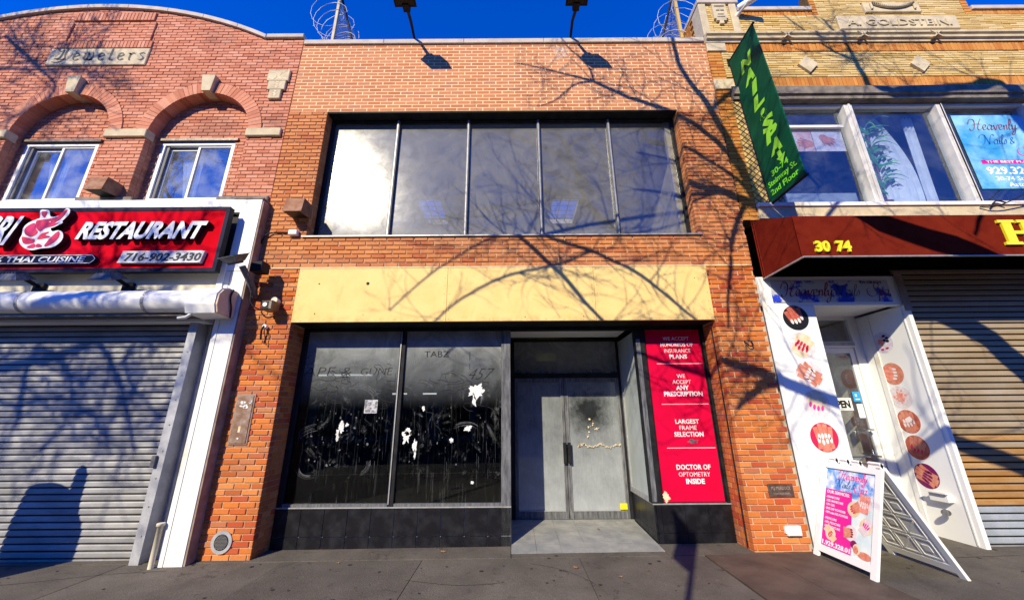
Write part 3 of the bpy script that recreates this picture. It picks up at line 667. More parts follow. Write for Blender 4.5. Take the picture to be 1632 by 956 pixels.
# entrance soffit, floor, doors
part('entrance_soffit', sf, 'white', [(-.03, 1.98, FY + .125, 1.40, 3.065, 3.09)])
part('soffit_edge', sf, 'black', [(-.15, 2.15, FY + .121, 1.45, 3.091, 3.14), (1.981, 2.2, FY + .122, 1.45, 3.06, 3.09)])
fl = MB(); fl.hexa([(-.03, .10, -.13), (2.0, .10, -.12), (2.0, 1.5, -.13), (-.03, 1.5, -.13), (-.03, .10, -.088), (2.0, .10, -.072), (2.0, 1.5, -.012), (-.03, 1.5, -.012)], 'grout')
flo = fl.build('entrance_floor', sf)
nx, ny = 6, 4
random.seed(5)
for i in range(nx):
    for j in range(ny):
        xa, xc = -.03 + i * 2.03 / nx + .003, -.03 + (i + 1) * 2.03 / nx - .003
        ya, yc = .10 + j * 1.38 / ny + .003, .10 + (j + 1) * 1.38 / ny - .003
        zf = lambda x, y: -.083 + (y - .1) * .056 + (.012 * x * max(0, 1 - (y - .1)) * .6)
        m = MB(); m.hexa([(x, y, zf(x, y) - .02) for x, y in ((xa, ya), (xc, ya), (xc, yc), (xa, yc))] + [(x, y, zf(x, y) + random.uniform(0, .002)) for x, y in ((xa, ya), (xc, ya), (xc, yc), (xa, yc))], 'floor_tile')
        m.build('floor_tile', flo)
DY = 1.47
part('door_frame', sf, 'black', [(-.03, .035, DY, DY + .10, -.01, 3.04), (1.965, 2.03, DY, DY + .10, -.01, 3.04), (.035, 1.965, DY, DY + .10, 2.32, 2.40), (.035, 1.965, DY, DY + .10, 3.0, 3.04)])
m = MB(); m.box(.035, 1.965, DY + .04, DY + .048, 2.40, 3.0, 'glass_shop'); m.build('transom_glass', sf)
part('threshold', sf, 'alum', [(-.03, 2.03, DY - .03, DY + .1, -.03, -.008)])
for x0, x1, hx, s in ((.04, .935, .905, -1), (.945, 1.96, .985, 1)):
    d = part('door', sf, 'dusty', [(x0, x0 + .055, DY + .01, DY + .06, 0, 2.315), (x1 - .055, x1, DY + .01, DY + .06, 0, 2.315), (x0 + .055, x1 - .055, DY + .01, DY + .06, 2.24, 2.315), (x0 + .055, x1 - .055, DY + .01, DY + .06, 0, .115)])
    m = MB(); m.box(x0 + .055, x1 - .055, DY + .03, DY + .038, .115, 2.24, 'glass_door')
    m.build('door_glass', d)
    m = MB(); m.cbox(hx - .028, hx + .028, DY - .055, DY - .035, .86, 1.20, 'black', .006); m.box(hx - .012, hx + .012, DY - .036, DY + .01, .88, .91, 'black'); m.box(hx - .012, hx + .012, DY - .036, DY + .01, 1.15, 1.18, 'black'); m.build('door_handle', d)
part('door_trim_line', sf, 'alum', [(.10, .88, DY + .004, DY + .0095, .115, .122), (1.0, 1.90, DY + .004, DY + .0095, .115, .122), (.880, .886, DY + .004, DY + .0095, .0, 2.3), (.998, 1.004, DY + .004, DY + .0095, .0, 2.3), (1.905, 1.911, DY + .004, DY + .0095, .0, 2.3)])
# ground-floor room
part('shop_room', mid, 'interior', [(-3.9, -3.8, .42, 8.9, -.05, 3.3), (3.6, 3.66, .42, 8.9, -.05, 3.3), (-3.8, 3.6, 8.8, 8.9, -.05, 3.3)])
part('shop_floor', mid, 'int_floor', [(-3.8, -.16, FY + .15, 8.8, -.08, .30), (-.16, 3.6, 1.58, 8.8, -.08, -.02), (2.06, 3.6, .56, 1.58, -.08, .3)])
cl = part('shop_ceiling', mid, 'grid', [(-3.8, 3.6, .42, 8.8, 3.19, 3.22)])
for i in range(12):
    for j in range(7):
        if not (i in (5, 6, 7) and j < 2):
            piece('ceiling_tile', cl, -3.49 + i * .61, .9 + j * .61 - .12, 3.181, .595, .595, .018, 'int_ceil', .001)
part('dark_partition', mid, 'black', [(-.145, -.135, 1.6, 3.9, -.02, 3.16), (-3.8, -.15, 3.9, 3.92, .3, 3.16)])
# pendant strip lights seen through the glass
for (x0, x1, y, z, lab) in ((-3.62, -2.62, 1.5, 2.40, 'long slim pendant strip light seen through the top of the left shop window'),
                            (-2.55, -2.25, 2.6, 2.12, 'short pale strip light glowing in the dark beyond the left shop pane'),
                            (-1.95, -1.66, 2.8, 2.13, 'short pale strip light glowing beside the slim post of the shop window')):
    t = empty('strip_light', ((x0 + x1) / 2, y, z), lab, 'strip light', 'strip lights hanging in the empty shop')
    m = MB(); m.box(x0, x1, y - .02, y + .02, z - .014, z + .014, 'tube'); m.build('lit_tube', t)
    m = MB()
    for xx in (x0 + (x1 - x0) * .25, x1 - (x1 - x0) * .12): m.tube([(xx, y, z + .014), (xx, y, 3.17)], .0022, 'alum', 5)
    m.build('cable', t)
t = empty('ceiling_sign', (.72, 2.2, 2.74), 'small yellow-green panel hanging in the dark above the shop doors', 'sign')
part('lit_face', t, 'exit', [(.50, .90, 2.2, 2.23, 2.74, 2.90)]); part('hanger', t, 'grid', [(.69, .71, 2.2, 2.21, 2.90, 3.17)])
# scribbles and scraps stuck on the shop glass
def blob(mb, cx, cz, r_, y, mat, sx=1., seed=0, n=42, jag=.45):
    if r_ < .02: n = 11
    q = []
    for k in range(n):
        a = 2 * math.pi * k / n; c_, s_ = math.cos(a), math.sin(a)
        f = 1 + .75 * noise.noise((c_ * 1.6 + seed * 7.3, s_ * 1.6, seed)) + .55 * noise.noise((c_ * 5 + seed, s_ * 5, 3.1)) + .2 * noise.noise((c_ * 14, s_ * 14, seed))
        q.append((cx + c_ * r_ * sx * max(.2, f), y, cz + s_ * r_ * max(.2, f)))
    c = [(cx, y, cz)] + q; c2 = [(a, b_ - .0015, d) for a, b_, d in c]
    mb.add(c2, [(0, k + 1, (k + 1) % n + 1) for k in range(n)], mat)
gy = FY + .0445
def gfr(u, v, l): return (u, gy - l, v)
m = MB()
text(m, 'TABZ', (-1.22, gy, 2.56), .10, 'ink', bold=.0, width=.40, thick=.001)
m.box(-.69, -.683, gy - .001, gy, 2.50, 2.64, 'ink'); m.box(-.69, -.683, gy - .001, gy, 2.36, 2.45, 'ink')
text(m, '457', (-.55, gy, 2.20), .19, 'ink', bold=-.02, width=.36, thick=.001, shear=.5)
text(m, 'APE &', (-2.95, gy, 2.27), .15, 'ink', bold=-.02, width=.75, thick=.001, shear=.2)
text(m, 'GUNE', (-2.18, gy, 2.28), .12, 'ink', bold=-.02, width=.5, thick=.001, shear=.2)
rn = random.Random(8)
for _ in range(34):
    cx, cz = rn.choice((rn.uniform(-3.1, -1.95), rn.uniform(-1.6, -.3))), rn.uniform(1.75, 2.35)
    P = [(cx, cz)]; a = rn.uniform(0, 6.28)
    for __ in range(rn.randint(4, 9)):
        a += rn.uniform(-1.3, 1.6); P.append((P[-1][0] + math.cos(a) * rn.uniform(.04, .13), P[-1][1] + math.sin(a) * rn.uniform(.03, .09)))
    P = [(min(max(x, -3.2), -1.86) if cx < -1.85 else min(max(x, -1.68), -.22), z) for x, z in P]
    pen(m, P, (.002, .0035), gfr, 'ink', .001, 4)
m.build('marker_scribble', sf)
m = MB()
for cx, cz, r_, sx, sd in ((-2.62, 1.50, .09, .35, 1), (-2.66, 1.40, .07, .5, 2), (-2.54, 1.53, .025, 1, 12), (-.56, 2.03, .095, 1.05, 3), (-.60, 1.88, .09, .35, 4), (-1.62, 1.36, .10, .45, 5), (-1.60, 1.42, .05, 1, 6), (-1.48, 1.22, .09, .3, 7), (-1.47, 1.10, .06, .25, 8), (-1.38, 1.76, .035, .6, 9), (-.68, 1.47, .045, 1.2, 10), (-.93, 1.30, .03, .8, 11), (-.60, .72, .02, 1, 13)):
    blob(m, cx, cz, r_, gy, 'ghostwhite', sx, sd)
for _ in range(46):
    blob(m, rn.choice((rn.uniform(-3.1, -2.0), rn.uniform(-1.6, -.3))), rn.uniform(.95, 1.8), rn.uniform(.004, .017), gy, 'scrape', rn.uniform(.3, 1.2), _ + 50, 8)
for _ in range(45):
    cx, cz = rn.choice((rn.uniform(-3.15, -1.95), rn.uniform(-1.6, -.25))), rn.uniform(.8, 1.75)
    L_ = rn.uniform(.05, .30); w_ = rn.uniform(.0005, .0015)
    m.add([(cx - w_, gy - .001, cz), (cx + w_, gy - .001, cz), (cx + w_ * .5 + .006, gy - .001, cz - L_), (cx - w_ * .5 + .006, gy - .001, cz - L_)], [(0, 1, 2, 3)], 'scrape')
for (cx, cz, r_, a0, a1, cnt) in ((-2.95, 1.2, .42, 1.7, 3.2, 12), (-2.45, 1.85, .36, .2, 2.6, 12), (-2.35, .98, .22, -1.2, .3, 16), (-3.02, .95, .2, 3.3, 5.2, 8), (-1.45, 2.02, .22, .3, 2.2, 14), (-.72, 1.30, .34, .9, 2.3, 14), (-.45, 1.62, .30, -.9, .9, 10)):
    for k in range(cnt):
        rr = r_ * rn.uniform(.75, 1.05); b0 = a0 + rn.uniform(0, .5); b1 = a1 - rn.uniform(0, .6)
        P = [(cx + math.cos(b0 + (b1 - b0) * q / 6) * rr, cz + math.sin(b0 + (b1 - b0) * q / 6) * rr * .8) for q in range(7)]
        P = [(min(max(x, -3.25), -1.86) if cx < -1.85 else min(max(x, -1.68), -.22), z) for x, z in P]
        pen(m, P, (.0008, rn.uniform(.0006, .0018)), gfr, 'scrape', .0008, 2)
m.build('paper_residue', sf)
m = MB(); m.box(-2.30, -2.10, gy - .0015, gy, 1.70, 1.90, 'notice'); m.build('paper_notice', sf)
# dusty marks on the door
m = MB()
for k in range(60):
    x = 1.15 + k * .0125; blob(m, x, 1.14 + .02 * math.sin(k * .25) + rn.uniform(-.014, .014), rn.uniform(.003, .013), DY + .008, 'gold', 1.4, k + 200, 9)
for k in range(12): blob(m, 1.42 + rn.uniform(-.1, .14), 1.42 + rn.uniform(-.13, .18), rn.uniform(.004, .022), DY + .008, 'gold', .8, k + 300, 9)
m.box(1.80, 1.92, DY + .0, DY + .008, .14, .23, 'yellow')
m.build('residue_on_door', sf, kind='stuff')

# ---- red optician poster
ps = empty('window_poster', (2.65, FY, .45), 'tall crimson poster with four white optician notices beside the shop entrance', 'poster')
m = MB(); m.box(2.165, OR - .075, FY + .012, FY + .028, .455, 2.975, 'redposter'); m.build('poster_sheet', ps)
pf = FY + .0115; m = MB(); cx = 2.655
for z in (2.42, 1.80, 1.17): m.box(2.30, 3.02, pf - .001, pf, z, z + .007, 'letter_w')
def pt(s, z, h, bold, w_=None): text(m, s, (cx, pf, z), h, 'letter_w', bold=bold, thick=.001, width=w_)
pt('WE ACCEPT', 2.80, .060, -.008, .42); pt('HUNDREDS OF', 2.70, .062, .02, .52); pt('INSURANCE', 2.60, .062, -.006, .42); pt('PLANS', 2.505, .065, .035, .28)
pt('WE', 2.20, .062, -.006, .13); pt('ACCEPT', 2.11, .062, -.006, .29); pt('ANY', 2.02, .065, .035, .20); pt('PRESCRIPTION', 1.925, .068, .035, .60)
pt('LARGEST', 1.52, .062, .012, .36); pt('FRAME', 1.43, .062, -.006, .26); pt('SELECTION', 1.335, .066, .03, .44)
pt('DOCTOR OF', .88, .068, .02, .50); pt('OPTOMETRY', .785, .062, -.006, .46); pt('INSIDE', .69, .066, .035, .27)
m.build('lettering', ps)
m = MB(); blob(m, 2.21, .52, .06, pf - .0005, 'gold', .7, 77); m.build('torn_patch', ps); m = MB(); blob(m, 2.70, 1.27, .03, pf - .0005, 'scrape', 2.4, 78); m.build('torn_patch', ps)

# ---- things fixed to the middle building
def small(name, label, cat, loc, **kw): return empty(name, loc, label, cat, **kw)
t = small('round_vent', 'round pale metal vent low on the left brick pier', 'vent', (-3.80, -.01, .10))
m = MB(); m.disc((-3.80, -.002, .10), .135, (0, -1, 0), 'galv', 36, .014); m.disc((-3.80, -.016, .10), .094, (0, -1, 0), 'letter_k', 30, .002)
m.build('flange', t)
m = MB()
for i in range(-5, 6):
    for j in range(-5, 6):
        x, z = i * .0165 + (j % 2) * .008, j * .0155
        if x * x + z * z < .086 ** 2: m.disc((-3.80 + x, -.018, .10 + z), .0058, (0, -1, 0), 'chrome', 8, .004)
m.build('grille', t)
t = small('access_plate', 'stained brown steel plate set upright in the left brick pier', 'access panel', (-3.85, -.01, 1.28))
m = MB(); m.cbox(-3.985, -3.715, -.012, .02, 1.28, 1.97, 'brownwood', .004); m.cbox(-3.965, -3.735, -.022, -.011, 1.30, 1.95, 'plate', .004); m.build('plate', t)
m = MB(); rn = random.Random(2)
for k in range(9): blob(m, -3.84 + rn.uniform(-.06, .07), 1.80 + rn.uniform(-.05, .07), rn.uniform(.01, .025), -.0225, 'ghostwhite', 1.2, k + 400, 9)
m.box(-3.87, -3.84, -.024, -.0225, 1.45, 1.53, 'gold'); blob(m, -3.85, 1.37, .012, -.0225, 'ghostwhite', 1, 77, 8)
m.build('scraped_paint', t)
t = small('plaque', 'small dark bronze plaque with raised lettering on the right brick pier', 'plaque', (3.60, -.01, .58))
m = MB(); m.cbox(3.435, 3.77, -.016, .02, .585, .745, 'bronze', .006); m.build('plate', t)
m = MB(); text(m, 'M.J. MURDOCK', (3.60, -.0165, .675), .042, 'brownwood', width=.26, bold=.01, thick=.004); m.build('lettering', t); m = MB(); text(m, 'CONTRACTORS', (3.60, -.0165, .615), .026, 'brownwood', width=.22, thick=.004)
m.build('lettering', t)
for x, z in ((3.445, .735), (3.76, .735), (3.445, .595), (3.76, .595)): pass
t = small('outlet_cover', 'square white plastic outlet cover low on the right brick pier', 'outlet cover', (3.65, -.02, .13))
m = MB(); m.cbox(3.565, 3.745, -.055, .01, .135, .25, 'whitep', .012); m.box(3.545, 3.566, -.03, .0, .16, .24, 'whitep'); m.build('cover', t)
# flood lamps on brackets over the parapet
for x, lab in ((-1.90, 'black floodlight on an angled arm above the left half of the parapet'), (1.21, 'black floodlight on an angled arm above the right half of the parapet')):
    t = small('floodlight', lab, 'floodlight', (x, 0, 8.8), group='floodlights above the parapet')
    m = MB(); m.tube([(x - .01, .06, 8.70), (x - .01, -.02, 8.83), (x - .01, -.30, 8.90), (x + .01, -.62, 8.80)], [.024, .024, .028, .034], 'black', 10); m.build('arm', t)
    m = MB(); m.hexa([(x - .20, -1.12, 8.85), (x + .20, -1.12, 8.85), (x + .20, -.66, 8.78), (x - .20, -.66, 8.78), (x - .15, -1.06, 8.98), (x + .15, -1.06, 8.98), (x + .15, -.72, 8.93), (x - .15, -.72, 8.93)], 'black')
    m.cbox(x - .06, x + .06, -.72, -.58, 8.76, 8.88, 'black', .01); m.build('lamp_housing', t)
    m = MB(); m.add([(x - .17, -1.09, 8.841), (x + .17, -1.09, 8.841), (x + .17, -.70, 8.781), (x - .17, -.70, 8.781)], [(0, 1, 2, 3)], 'letter_k'); m.build('lamp_glass', t)
# old box lamps
def boxlamp(x, z, mat, lab, conduit=False):
    t = small('box_lamp', lab, 'wall lamp', (x, 0, z), group='old box lamps on the brick')
    m = MB(); m.hexa([(x - .15, -.30, z - .13), (x + .15, -.30, z - .13), (x + .15, .0, z - .10), (x - .15, .0, z - .10), (x - .15, -.26, z + .13), (x + .15, -.26, z + .13), (x + .15, .0, z + .13), (x - .15, .0, z + .13)], mat); m.build('housing', t)
    m = MB(); m.add([(x - .12, -.28, z - .132), (x + .12, -.28, z - .132), (x + .12, -.03, z - .106), (x - .12, -.03, z - .106)], [(0, 1, 2, 3)], 'letter_k'); m.build('lens', t)
boxlamp(-3.52, 4.93, 'rust', 'rusty box lamp on orange brick left of the big upstairs window')
boxlamp(-6.86, 5.36, 'rust', 'rusty box lamp on red brick between the two arched windows')
t = small('cable_junction', 'white cable junction with curved conduit left of the long window sill', 'junction box', (-3.60, 0, 4.48))
m = MB(); m.cbox(-3.66, -3.52, -.08, 0, 4.50, 4.59, 'whitep', .01); m.build('box', t)
m = MB(); m.tube(catmull([(-4.10, -.03, 4.36), (-4.04, -.04, 4.50), (-3.92, -.03, 4.56), (-3.66, -.03, 4.555)]), .012, 'black', 8); m.build('conduit', t)
t = small('security_light', 'small grey box light with a round bulb on the left brick pier', 'security light', (-3.66, 0, 3.16))
m = MB(); m.tube([(-3.66, .0, 3.36), (-3.66, -.10, 3.37)], .05, 'cream', 12); m.cbox(-3.74, -3.58, -.25, -.06, 3.18, 3.32, 'bronze', .01); m.build('housing', t)
m = MB(); m.box(-3.725, -3.63, -.256, -.25, 3.195, 3.305, 'letter_k'); m.disc((-3.675, -.258, 3.25), .032, (0, -1, 0), 'letter_w', 16, .01); m.build('bulb', t)
t = small('cable_stub', 'white cable stub with black wires poking from the left brick pier', 'cable', (-3.78, 0, 2.85))
m = MB(); m.tube([(-3.76, 0, 2.96), (-3.76, -.06, 2.97)], .03, 'whitep', 12); m.tube(catmull([(-3.76, -.06, 2.97), (-3.775, -.08, 2.90), (-3.78, -.05, 2.76)]), .014, 'black', 8); m.tube(catmull([(-3.75, -.05, 2.95), (-3.73, -.07, 2.86), (-3.70, -.02, 2.68)]), .006, 'black', 6)
m.build('wire', t)
t = small('wall_hook', 'tiny dark wire hook hanging on the right brick pier', 'hook', (3.52, 0, 2.66))
m = MB(); m.tube(catmull([(3.50, 0, 2.70), (3.51, -.04, 2.66), (3.55, -.05, 2.61), (3.60, -.04, 2.63), (3.59, -.02, 2.70), (3.56, 0, 2.71)]), .008, 'black', 6); m.build('hook', t)
t = small('wall_conduit', 'thin dark conduit running down the reveal of the right brick pier', 'conduit', (OR, .2, 0))
m = MB(); m.tube([(OR - .02, .10, 2.98), (OR - .018, .10, 1.5), (OR - .022, .11, -.02)], .010, 'black', 6); m.build('pipe', t)

# ================================================================== LEFT BUILDING
lb = empty('arched_brick_building', (-7.5, 0, GZ(-7.5)), 'pinkish-red brick building with two arched window bays and a curved parapet', 'building')
LX0, LX1 = -11.6, -4.125
def arc_top(x):
    if x > -4.86: return 8.86
    return 9.72 - 7.4 + math.sqrt(max(0, 7.4 ** 2 - (x + 8.35) ** 2))
def c_arc(z):
    ints = [(LX0, LX1)]
    if z > 8.86:
        h = z - (9.72 - 7.4); d = 7.4 ** 2 - h * h
        if d <= 0: return []
        d = math.sqrt(d); ints = [(max(LX0, -8.35 - d), min(-4.86, -8.35 + d))]
    return ints
def cut(ints, a, b):
    o = []
    for u, v in ints:
        if b <= u or a >= v: o.append((u, v)); continue
        if a > u: o.append((u, a))
        if b < v: o.append((b, v))
    return o
ARCH = ((-8.25, .905), (-5.705, .915)); ZI = 6.60
def c_left(z):
    o = c_arc(z)
    for cx, r_ in ARCH + ((-10.8, .905),):
        if z < ZI: o = cut(o, cx - r_, cx + r_)
        elif z < ZI + r_ + .24:
            rr = r_ + .235; d = math.sqrt(max(0, rr * rr - (z - ZI) ** 2)); o = cut(o, cx - d, cx + d)
    if 8.20 < z < 8.63: o = cut(o, -9.06, -7.10)
    return o
HL = .0735
ext = []
nr = round((ZI - 5.12) / HL)
for cx, r_ in ARCH:
    for i in range(nr):
        z = 5.12 + (i + .5) * (ZI - 5.12) / nr
        ext.append((cx - r_ - .05, .155, z, .1, .095, HL - .010))
brickwork(lb, c_left, 5.12, 9.74, HL, .208, .010, 0, .30, 'brick_red', 'mort_red', .012, .1, LX0, 250, ext, .004, wall='front_wall')
m = MB()   # the curved joint between parapet brick and coping is closed by a thin bed of mortar
N_ = 40
for i in range(N_):
    a = -11.4 + i * (-4.86 + 11.4) / N_; c = a + (-4.86 + 11.4) / N_
    m.hexa([(a, .006, arc_top(a) - .10), (c, .006, arc_top(c) - .10), (c, .32, arc_top(c) - .10), (a, .32, arc_top(a) - .10), (a, .006, arc_top(a) + .005), (c, .006, arc_top(c) + .005), (c, .32, arc_top(c) + .005), (a, .32, arc_top(a) + .005)], 'brick_red')
m.build('mortar_bed', lb)
for cx, r_ in ARCH:     # blind arch fill with the window in it
    wx0, wx1 = cx - .80, cx + .56
    def c_t(z, cx=cx, r_=r_, wx0=wx0, wx1=wx1):
        if z < ZI: o = [(cx - r_ - .05, cx + r_ + .05)]
        else:
            rr = r_ + .05; d = rr * rr - (z - ZI) ** 2
            if d <= 0: return []
            d = math.sqrt(d); o = [(cx - d, cx + d)]
        if z < 6.58: o = cut(o, wx0, wx1)
        return o
    brickwork(lb, c_t, 5.12, ZI + r_, HL, .208, .010, .20, .42, 'brick_red', 'mort_red', .012, .1, cx, 20, (), .003, wall='arch_infill')
    m0 = part('arch_ring', lb, 'mort_red', [(cx + r_ + .02, cx + r_ + .2, .02, .13, ZI - .01, ZI)])
    nv = 40
    for k in range(nv):
        a0, a1 = math.pi * k / nv + .004, math.pi * (k + 1) / nv - .004
        if abs((a0 + a1) / 2 - math.pi / 2) < .085: continue
        q = [(cx + math.cos(a) * rr, ZI + math.sin(a) * rr) for rr, a in ((r_, a0), (r_ + .235, a0), (r_ + .235, a1), (r_, a1))]
        mv = MB(); mv.prism(q, 'y', -.014 - random.uniform(0, .004), .208, 'brick_red'); mv.build('voussoir', m0)
    mo = MB()
    for k in range(nv):
        a0, a1 = math.pi * k / nv, math.pi * (k + 1) / nv
        mo.prism([(cx + math.cos(a) * rr, ZI + math.sin(a) * rr) for rr, a in ((r_ + .004, a0), (r_ + .231, a0), (r_ + .231, a1), (r_ + .004, a1))], 'y', -.004, .206, 'mort_mid')
    mo.build('ring_mortar', m0)
    mv = MB(); mv.hexa([(cx - .08, -.09, ZI + r_ - .02), (cx + .08, -.09, ZI + r_ - .02), (cx + .08, .12, ZI + r_ - .02), (cx - .08, .12, ZI + r_ - .02), (cx - .125, -.11, ZI + r_ + .33), (cx + .125, -.11, ZI + r_ + .33), (cx + .125, .1, ZI + r_ + .33), (cx - .125, .1, ZI + r_ + .33)], 'stone'); mv.build('keystone', lb)
    # window
    z0, z1 = 5.32, 6.56
    wn = part('window', lb, 'white', [(wx0, wx0 + .06, .21, .34, z0, z1), (wx1 - .06, wx1, .21, .34, z0, z1), (wx0 + .06, wx1 - .06, .21, .34, z1 - .055, z1), (wx0 + .06, wx1 - .06, .21, .34, z0, z0 + .05)])
    xm = (wx0 + wx1) / 2 + .02
    part('sash', wn, 'white', [(xm - .035, xm + .005, .235, .28, z0 + .05, z1 - .055), (wx1 - .085, wx1 - .06, .235, .28, z0 + .05, z1 - .055), (xm + .005, wx1 - .085, .235, .28, z1 - .085, z1 - .055), (xm + .005, wx1 - .085, .235, .28, z0 + .05, z0 + .08)])
    part('sash', wn, 'white', [(wx0 + .12, wx0 + .145, .285, .325, z0 + .05, z1 - .09), (xm - .03, xm, .285, .325, z0 + .05, z1 - .09), (wx0 + .145, xm - .03, .285, .325, z1 - .12, z1 - .09), (wx0 + .145, xm - .03, .285, .325, z0 + .05, z0 + .08)])
    part('track', wn, 'dusty', [(wx0 + .06, wx0 + .12, .24, .33, z0 + .05, z1 - .055), (wx0 + .12, xm - .035, .28, .33, z1 - .09, z1 - .056)])
    part('glass_pane', wn, 'glass_res', [(xm + .005, wx1 - .085, .255, .261, z0 + .08, z1 - .085)]); part('glass_pane', wn, 'glass_res', [(wx0 + .145, xm - .03, .302, .308, z0 + .08, z1 - .12)])
    part('lintel', lb, 'bronze', [(wx0 - .05, wx1 + .06, .16, .38, 6.575, 6.625)])
    # curtain behind the glass
    m = MB()
    for k in range(14):
        xa = wx0 + .2 + k * .03; w0 = (k % 2) * .03
        m.add([(xa, .46 + w0, 6.45), (xa + .03, .49 - w0, 6.45), (xa + .03 + (13 - k) * .02, .49 - w0, 5.3), (xa + (13 - k) * .02, .46 + w0, 5.3)], [(0, 1, 2, 3)], 'curtain', True)
    m.build('curtain', wn)
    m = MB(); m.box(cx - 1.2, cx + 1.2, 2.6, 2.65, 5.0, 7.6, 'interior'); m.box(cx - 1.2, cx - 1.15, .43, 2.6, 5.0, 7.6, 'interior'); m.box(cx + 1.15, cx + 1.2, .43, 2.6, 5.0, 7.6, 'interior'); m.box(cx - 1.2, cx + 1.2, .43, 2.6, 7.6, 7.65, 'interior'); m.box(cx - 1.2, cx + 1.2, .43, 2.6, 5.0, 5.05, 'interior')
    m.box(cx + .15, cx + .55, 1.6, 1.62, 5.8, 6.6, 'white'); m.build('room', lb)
for a, c in ((-9.42, -9.14), (-7.36, -6.60), (-4.80, -4.17)):
    m = MB(); m.cbox(a, c, -.05, .12, 6.50, 6.665, 'stone', .008); m.build('impost', lb)
for a, c in ((-7.42, -6.45), (-5.02, -4.14)):
    m = MB(); m.cbox(a, c, -.05, .2, 5.13, 5.25, 'stone_dark', .012); m.build('sill_stone', lb)
# curved coping
xs_ = [-11.3 + i * .80 for i in range(9)]; xs_[-1] = -4.86
xs_ = [-11.30, -10.42, -9.55, -8.70, -7.86, -7.02, -6.25, -5.50, -4.87]
for a, c in zip(xs_[:-1], xs_[1:]):
    m = MB(); a2, c2 = a + .005, c - .005; q = []
    for k in range(5): x = a2 + (c2 - a2) * k / 4; q.append((x, arc_top(x) + .008))
    for k in range(4, -1, -1): x = a2 + (c2 - a2) * k / 4; q.append((x, arc_top(x) + .095))
    m.prism(q, 'y', -.05, .36, 'coping'); m.build('coping_stone', lb)
m = MB(); m.cbox(-4.86, -4.12, -.05, .36, 8.868, 8.965, 'coping', .008); m.build('coping_stone', lb)
part('side_wall', lb, 'brick_red', [(-4.33, -4.13, .31, 9, 5.0, 8.86), (-11.6, -4.13, 9, 9.2, 0, 8.86)])
part('roof', lb, 'asphalt', [(-11.6, -4.33, .30, 9, 8.2, 8.3)])
# soldier frame above the plaque
sfm = part('soldier_frame', lb, 'mort_red', [(-9.05, -7.1, -.008, .03, 8.64, 8.82), (-8.9, -7.25, -.008, .03, 9.38, 9.60)])
for k in range(27):
    x = -9.03 + k * .0715 + .03
    piece('soldier_brick', sfm, x, .02, 8.73, .062, .10, .17, 'brick_red')
    if 1 < k < 25: piece('soldier_brick', sfm, x, .02, 9.49, .062, .10, .21, 'brick_red')
for k in range(7):
    for x in (-8.96, -7.20):
        piece('soldier_brick', sfm, x + (.04 if x < -8 else -.04), .016, 8.86 + k * .073, .12, .09, .064, 'brick_red')
t = empty('stone_plaque', (-8.07, -.02, 8.21), 'long pale stone plaque carved Jewelers in blackletter, under the curved parapet', 'plaque')
m = MB(); m.cbox(-9.05, -7.11, -.03, .10, 8.205, 8.625, 'stone', .01); m.build('slab', t)
m = MB()
BL = {  # blackletter strokes, x-height 1
 'J': ([[(1.1, 1.85), (.55, 1.75), (.0, 1.95), (-.3, 1.5), (.1, 1.25)], [(.75, 1.75), (.62, .9), (.72, .25), (.2, -.25), (-.55, -.2)], [(.3, 1.6), (.25, .6), (-.1, .1)], [(-.4, .3), (.3, .15), (.9, .2)]], 1.35),
 'e': ([[(.15, .9), (.12, .25), (.4, 0), (.72, .2)], [(.15, .9), (.45, 1.05), (.65, .75), (.2, .5)]], .98),
 'w': ([[(0, 1), (.15, .9), (.12, .2), (.32, 0)], [(.5, 1.1), (.5, .2), (.68, 0), (.95, .2)], [(.3, 0), (.52, .2)], [(.92, 1.15), (1.05, .6), (.95, .15), (.72, 0)]], 1.38),
 'l': ([[(.1, 1.75), (.22, 1.6), (.2, .2), (.42, 0), (.55, .1)]], .78),
 'r': ([[(0, .9), (.2, .95), (.2, .1), (.35, 0)], [(.2, .75), (.5, 1.05), (.7, .85)]], .92),
 's': ([[(.7, .85), (.4, 1.05), (.12, .8), (.62, .35), (.4, 0), (.02, .15)]], .85)}
x = -8.84; sz_ = .178
for ch in 'Jewelers':
    st, adv = BL[ch]
    for P in st:
        pen(m, P, (.115, -.075), lambda u, v_, l: (x + u * sz_, -.031 - l, 8.315 + v_ * sz_), 'letter_k', .002, 3)
    m.build('carved_letter', t); m = MB()
    x += adv * sz_ + .035
t = empty('stone_ornament', (-4.43, -.02, 7.34), 'stepped T-shaped carved stone ornament at the right end of the red brick facade', 'ornament')
m = MB()
for (a, c, z0, z1) in ((-4.64, -4.23, 7.76, 8.03), (-4.60, -4.27, 7.55, 7.76), (-4.545, -4.325, 7.34, 7.55)):
    m.cbox(a, c, -.05, .02, z0, z1 - .001, 'stone', .008)
m.build('slab', t)
m = MB()
def ofr(u, v_, l): return (-4.435 + u, -.051 - l, v_)
for s in (-1, 1):
    pen(m, [(s * .02, 7.86), (s * .06, 7.80), (s * .13, 7.81), (s * .17, 7.80)], (.007, .010), ofr, 'bronze', .002, 4)
    pen(m, [(s * .03, 7.88), (s * .06, 7.94), (s * .12, 7.97), (s * .16, 7.98)], (.007, .008), ofr, 'bronze', .002, 4)
for z in (7.72, 7.66, 7.60, 7.50, 7.44, 7.40): pen(m, [(-.04, z), (-.01, z + .02), (.02, z - .01), (.05, z + .01)], (.007, .008), ofr, 'bronze', .002, 3)
m.box(-4.60, -4.27, -.053, -.05, 7.995, 8.005, 'bronze')
m.build('carving', t)

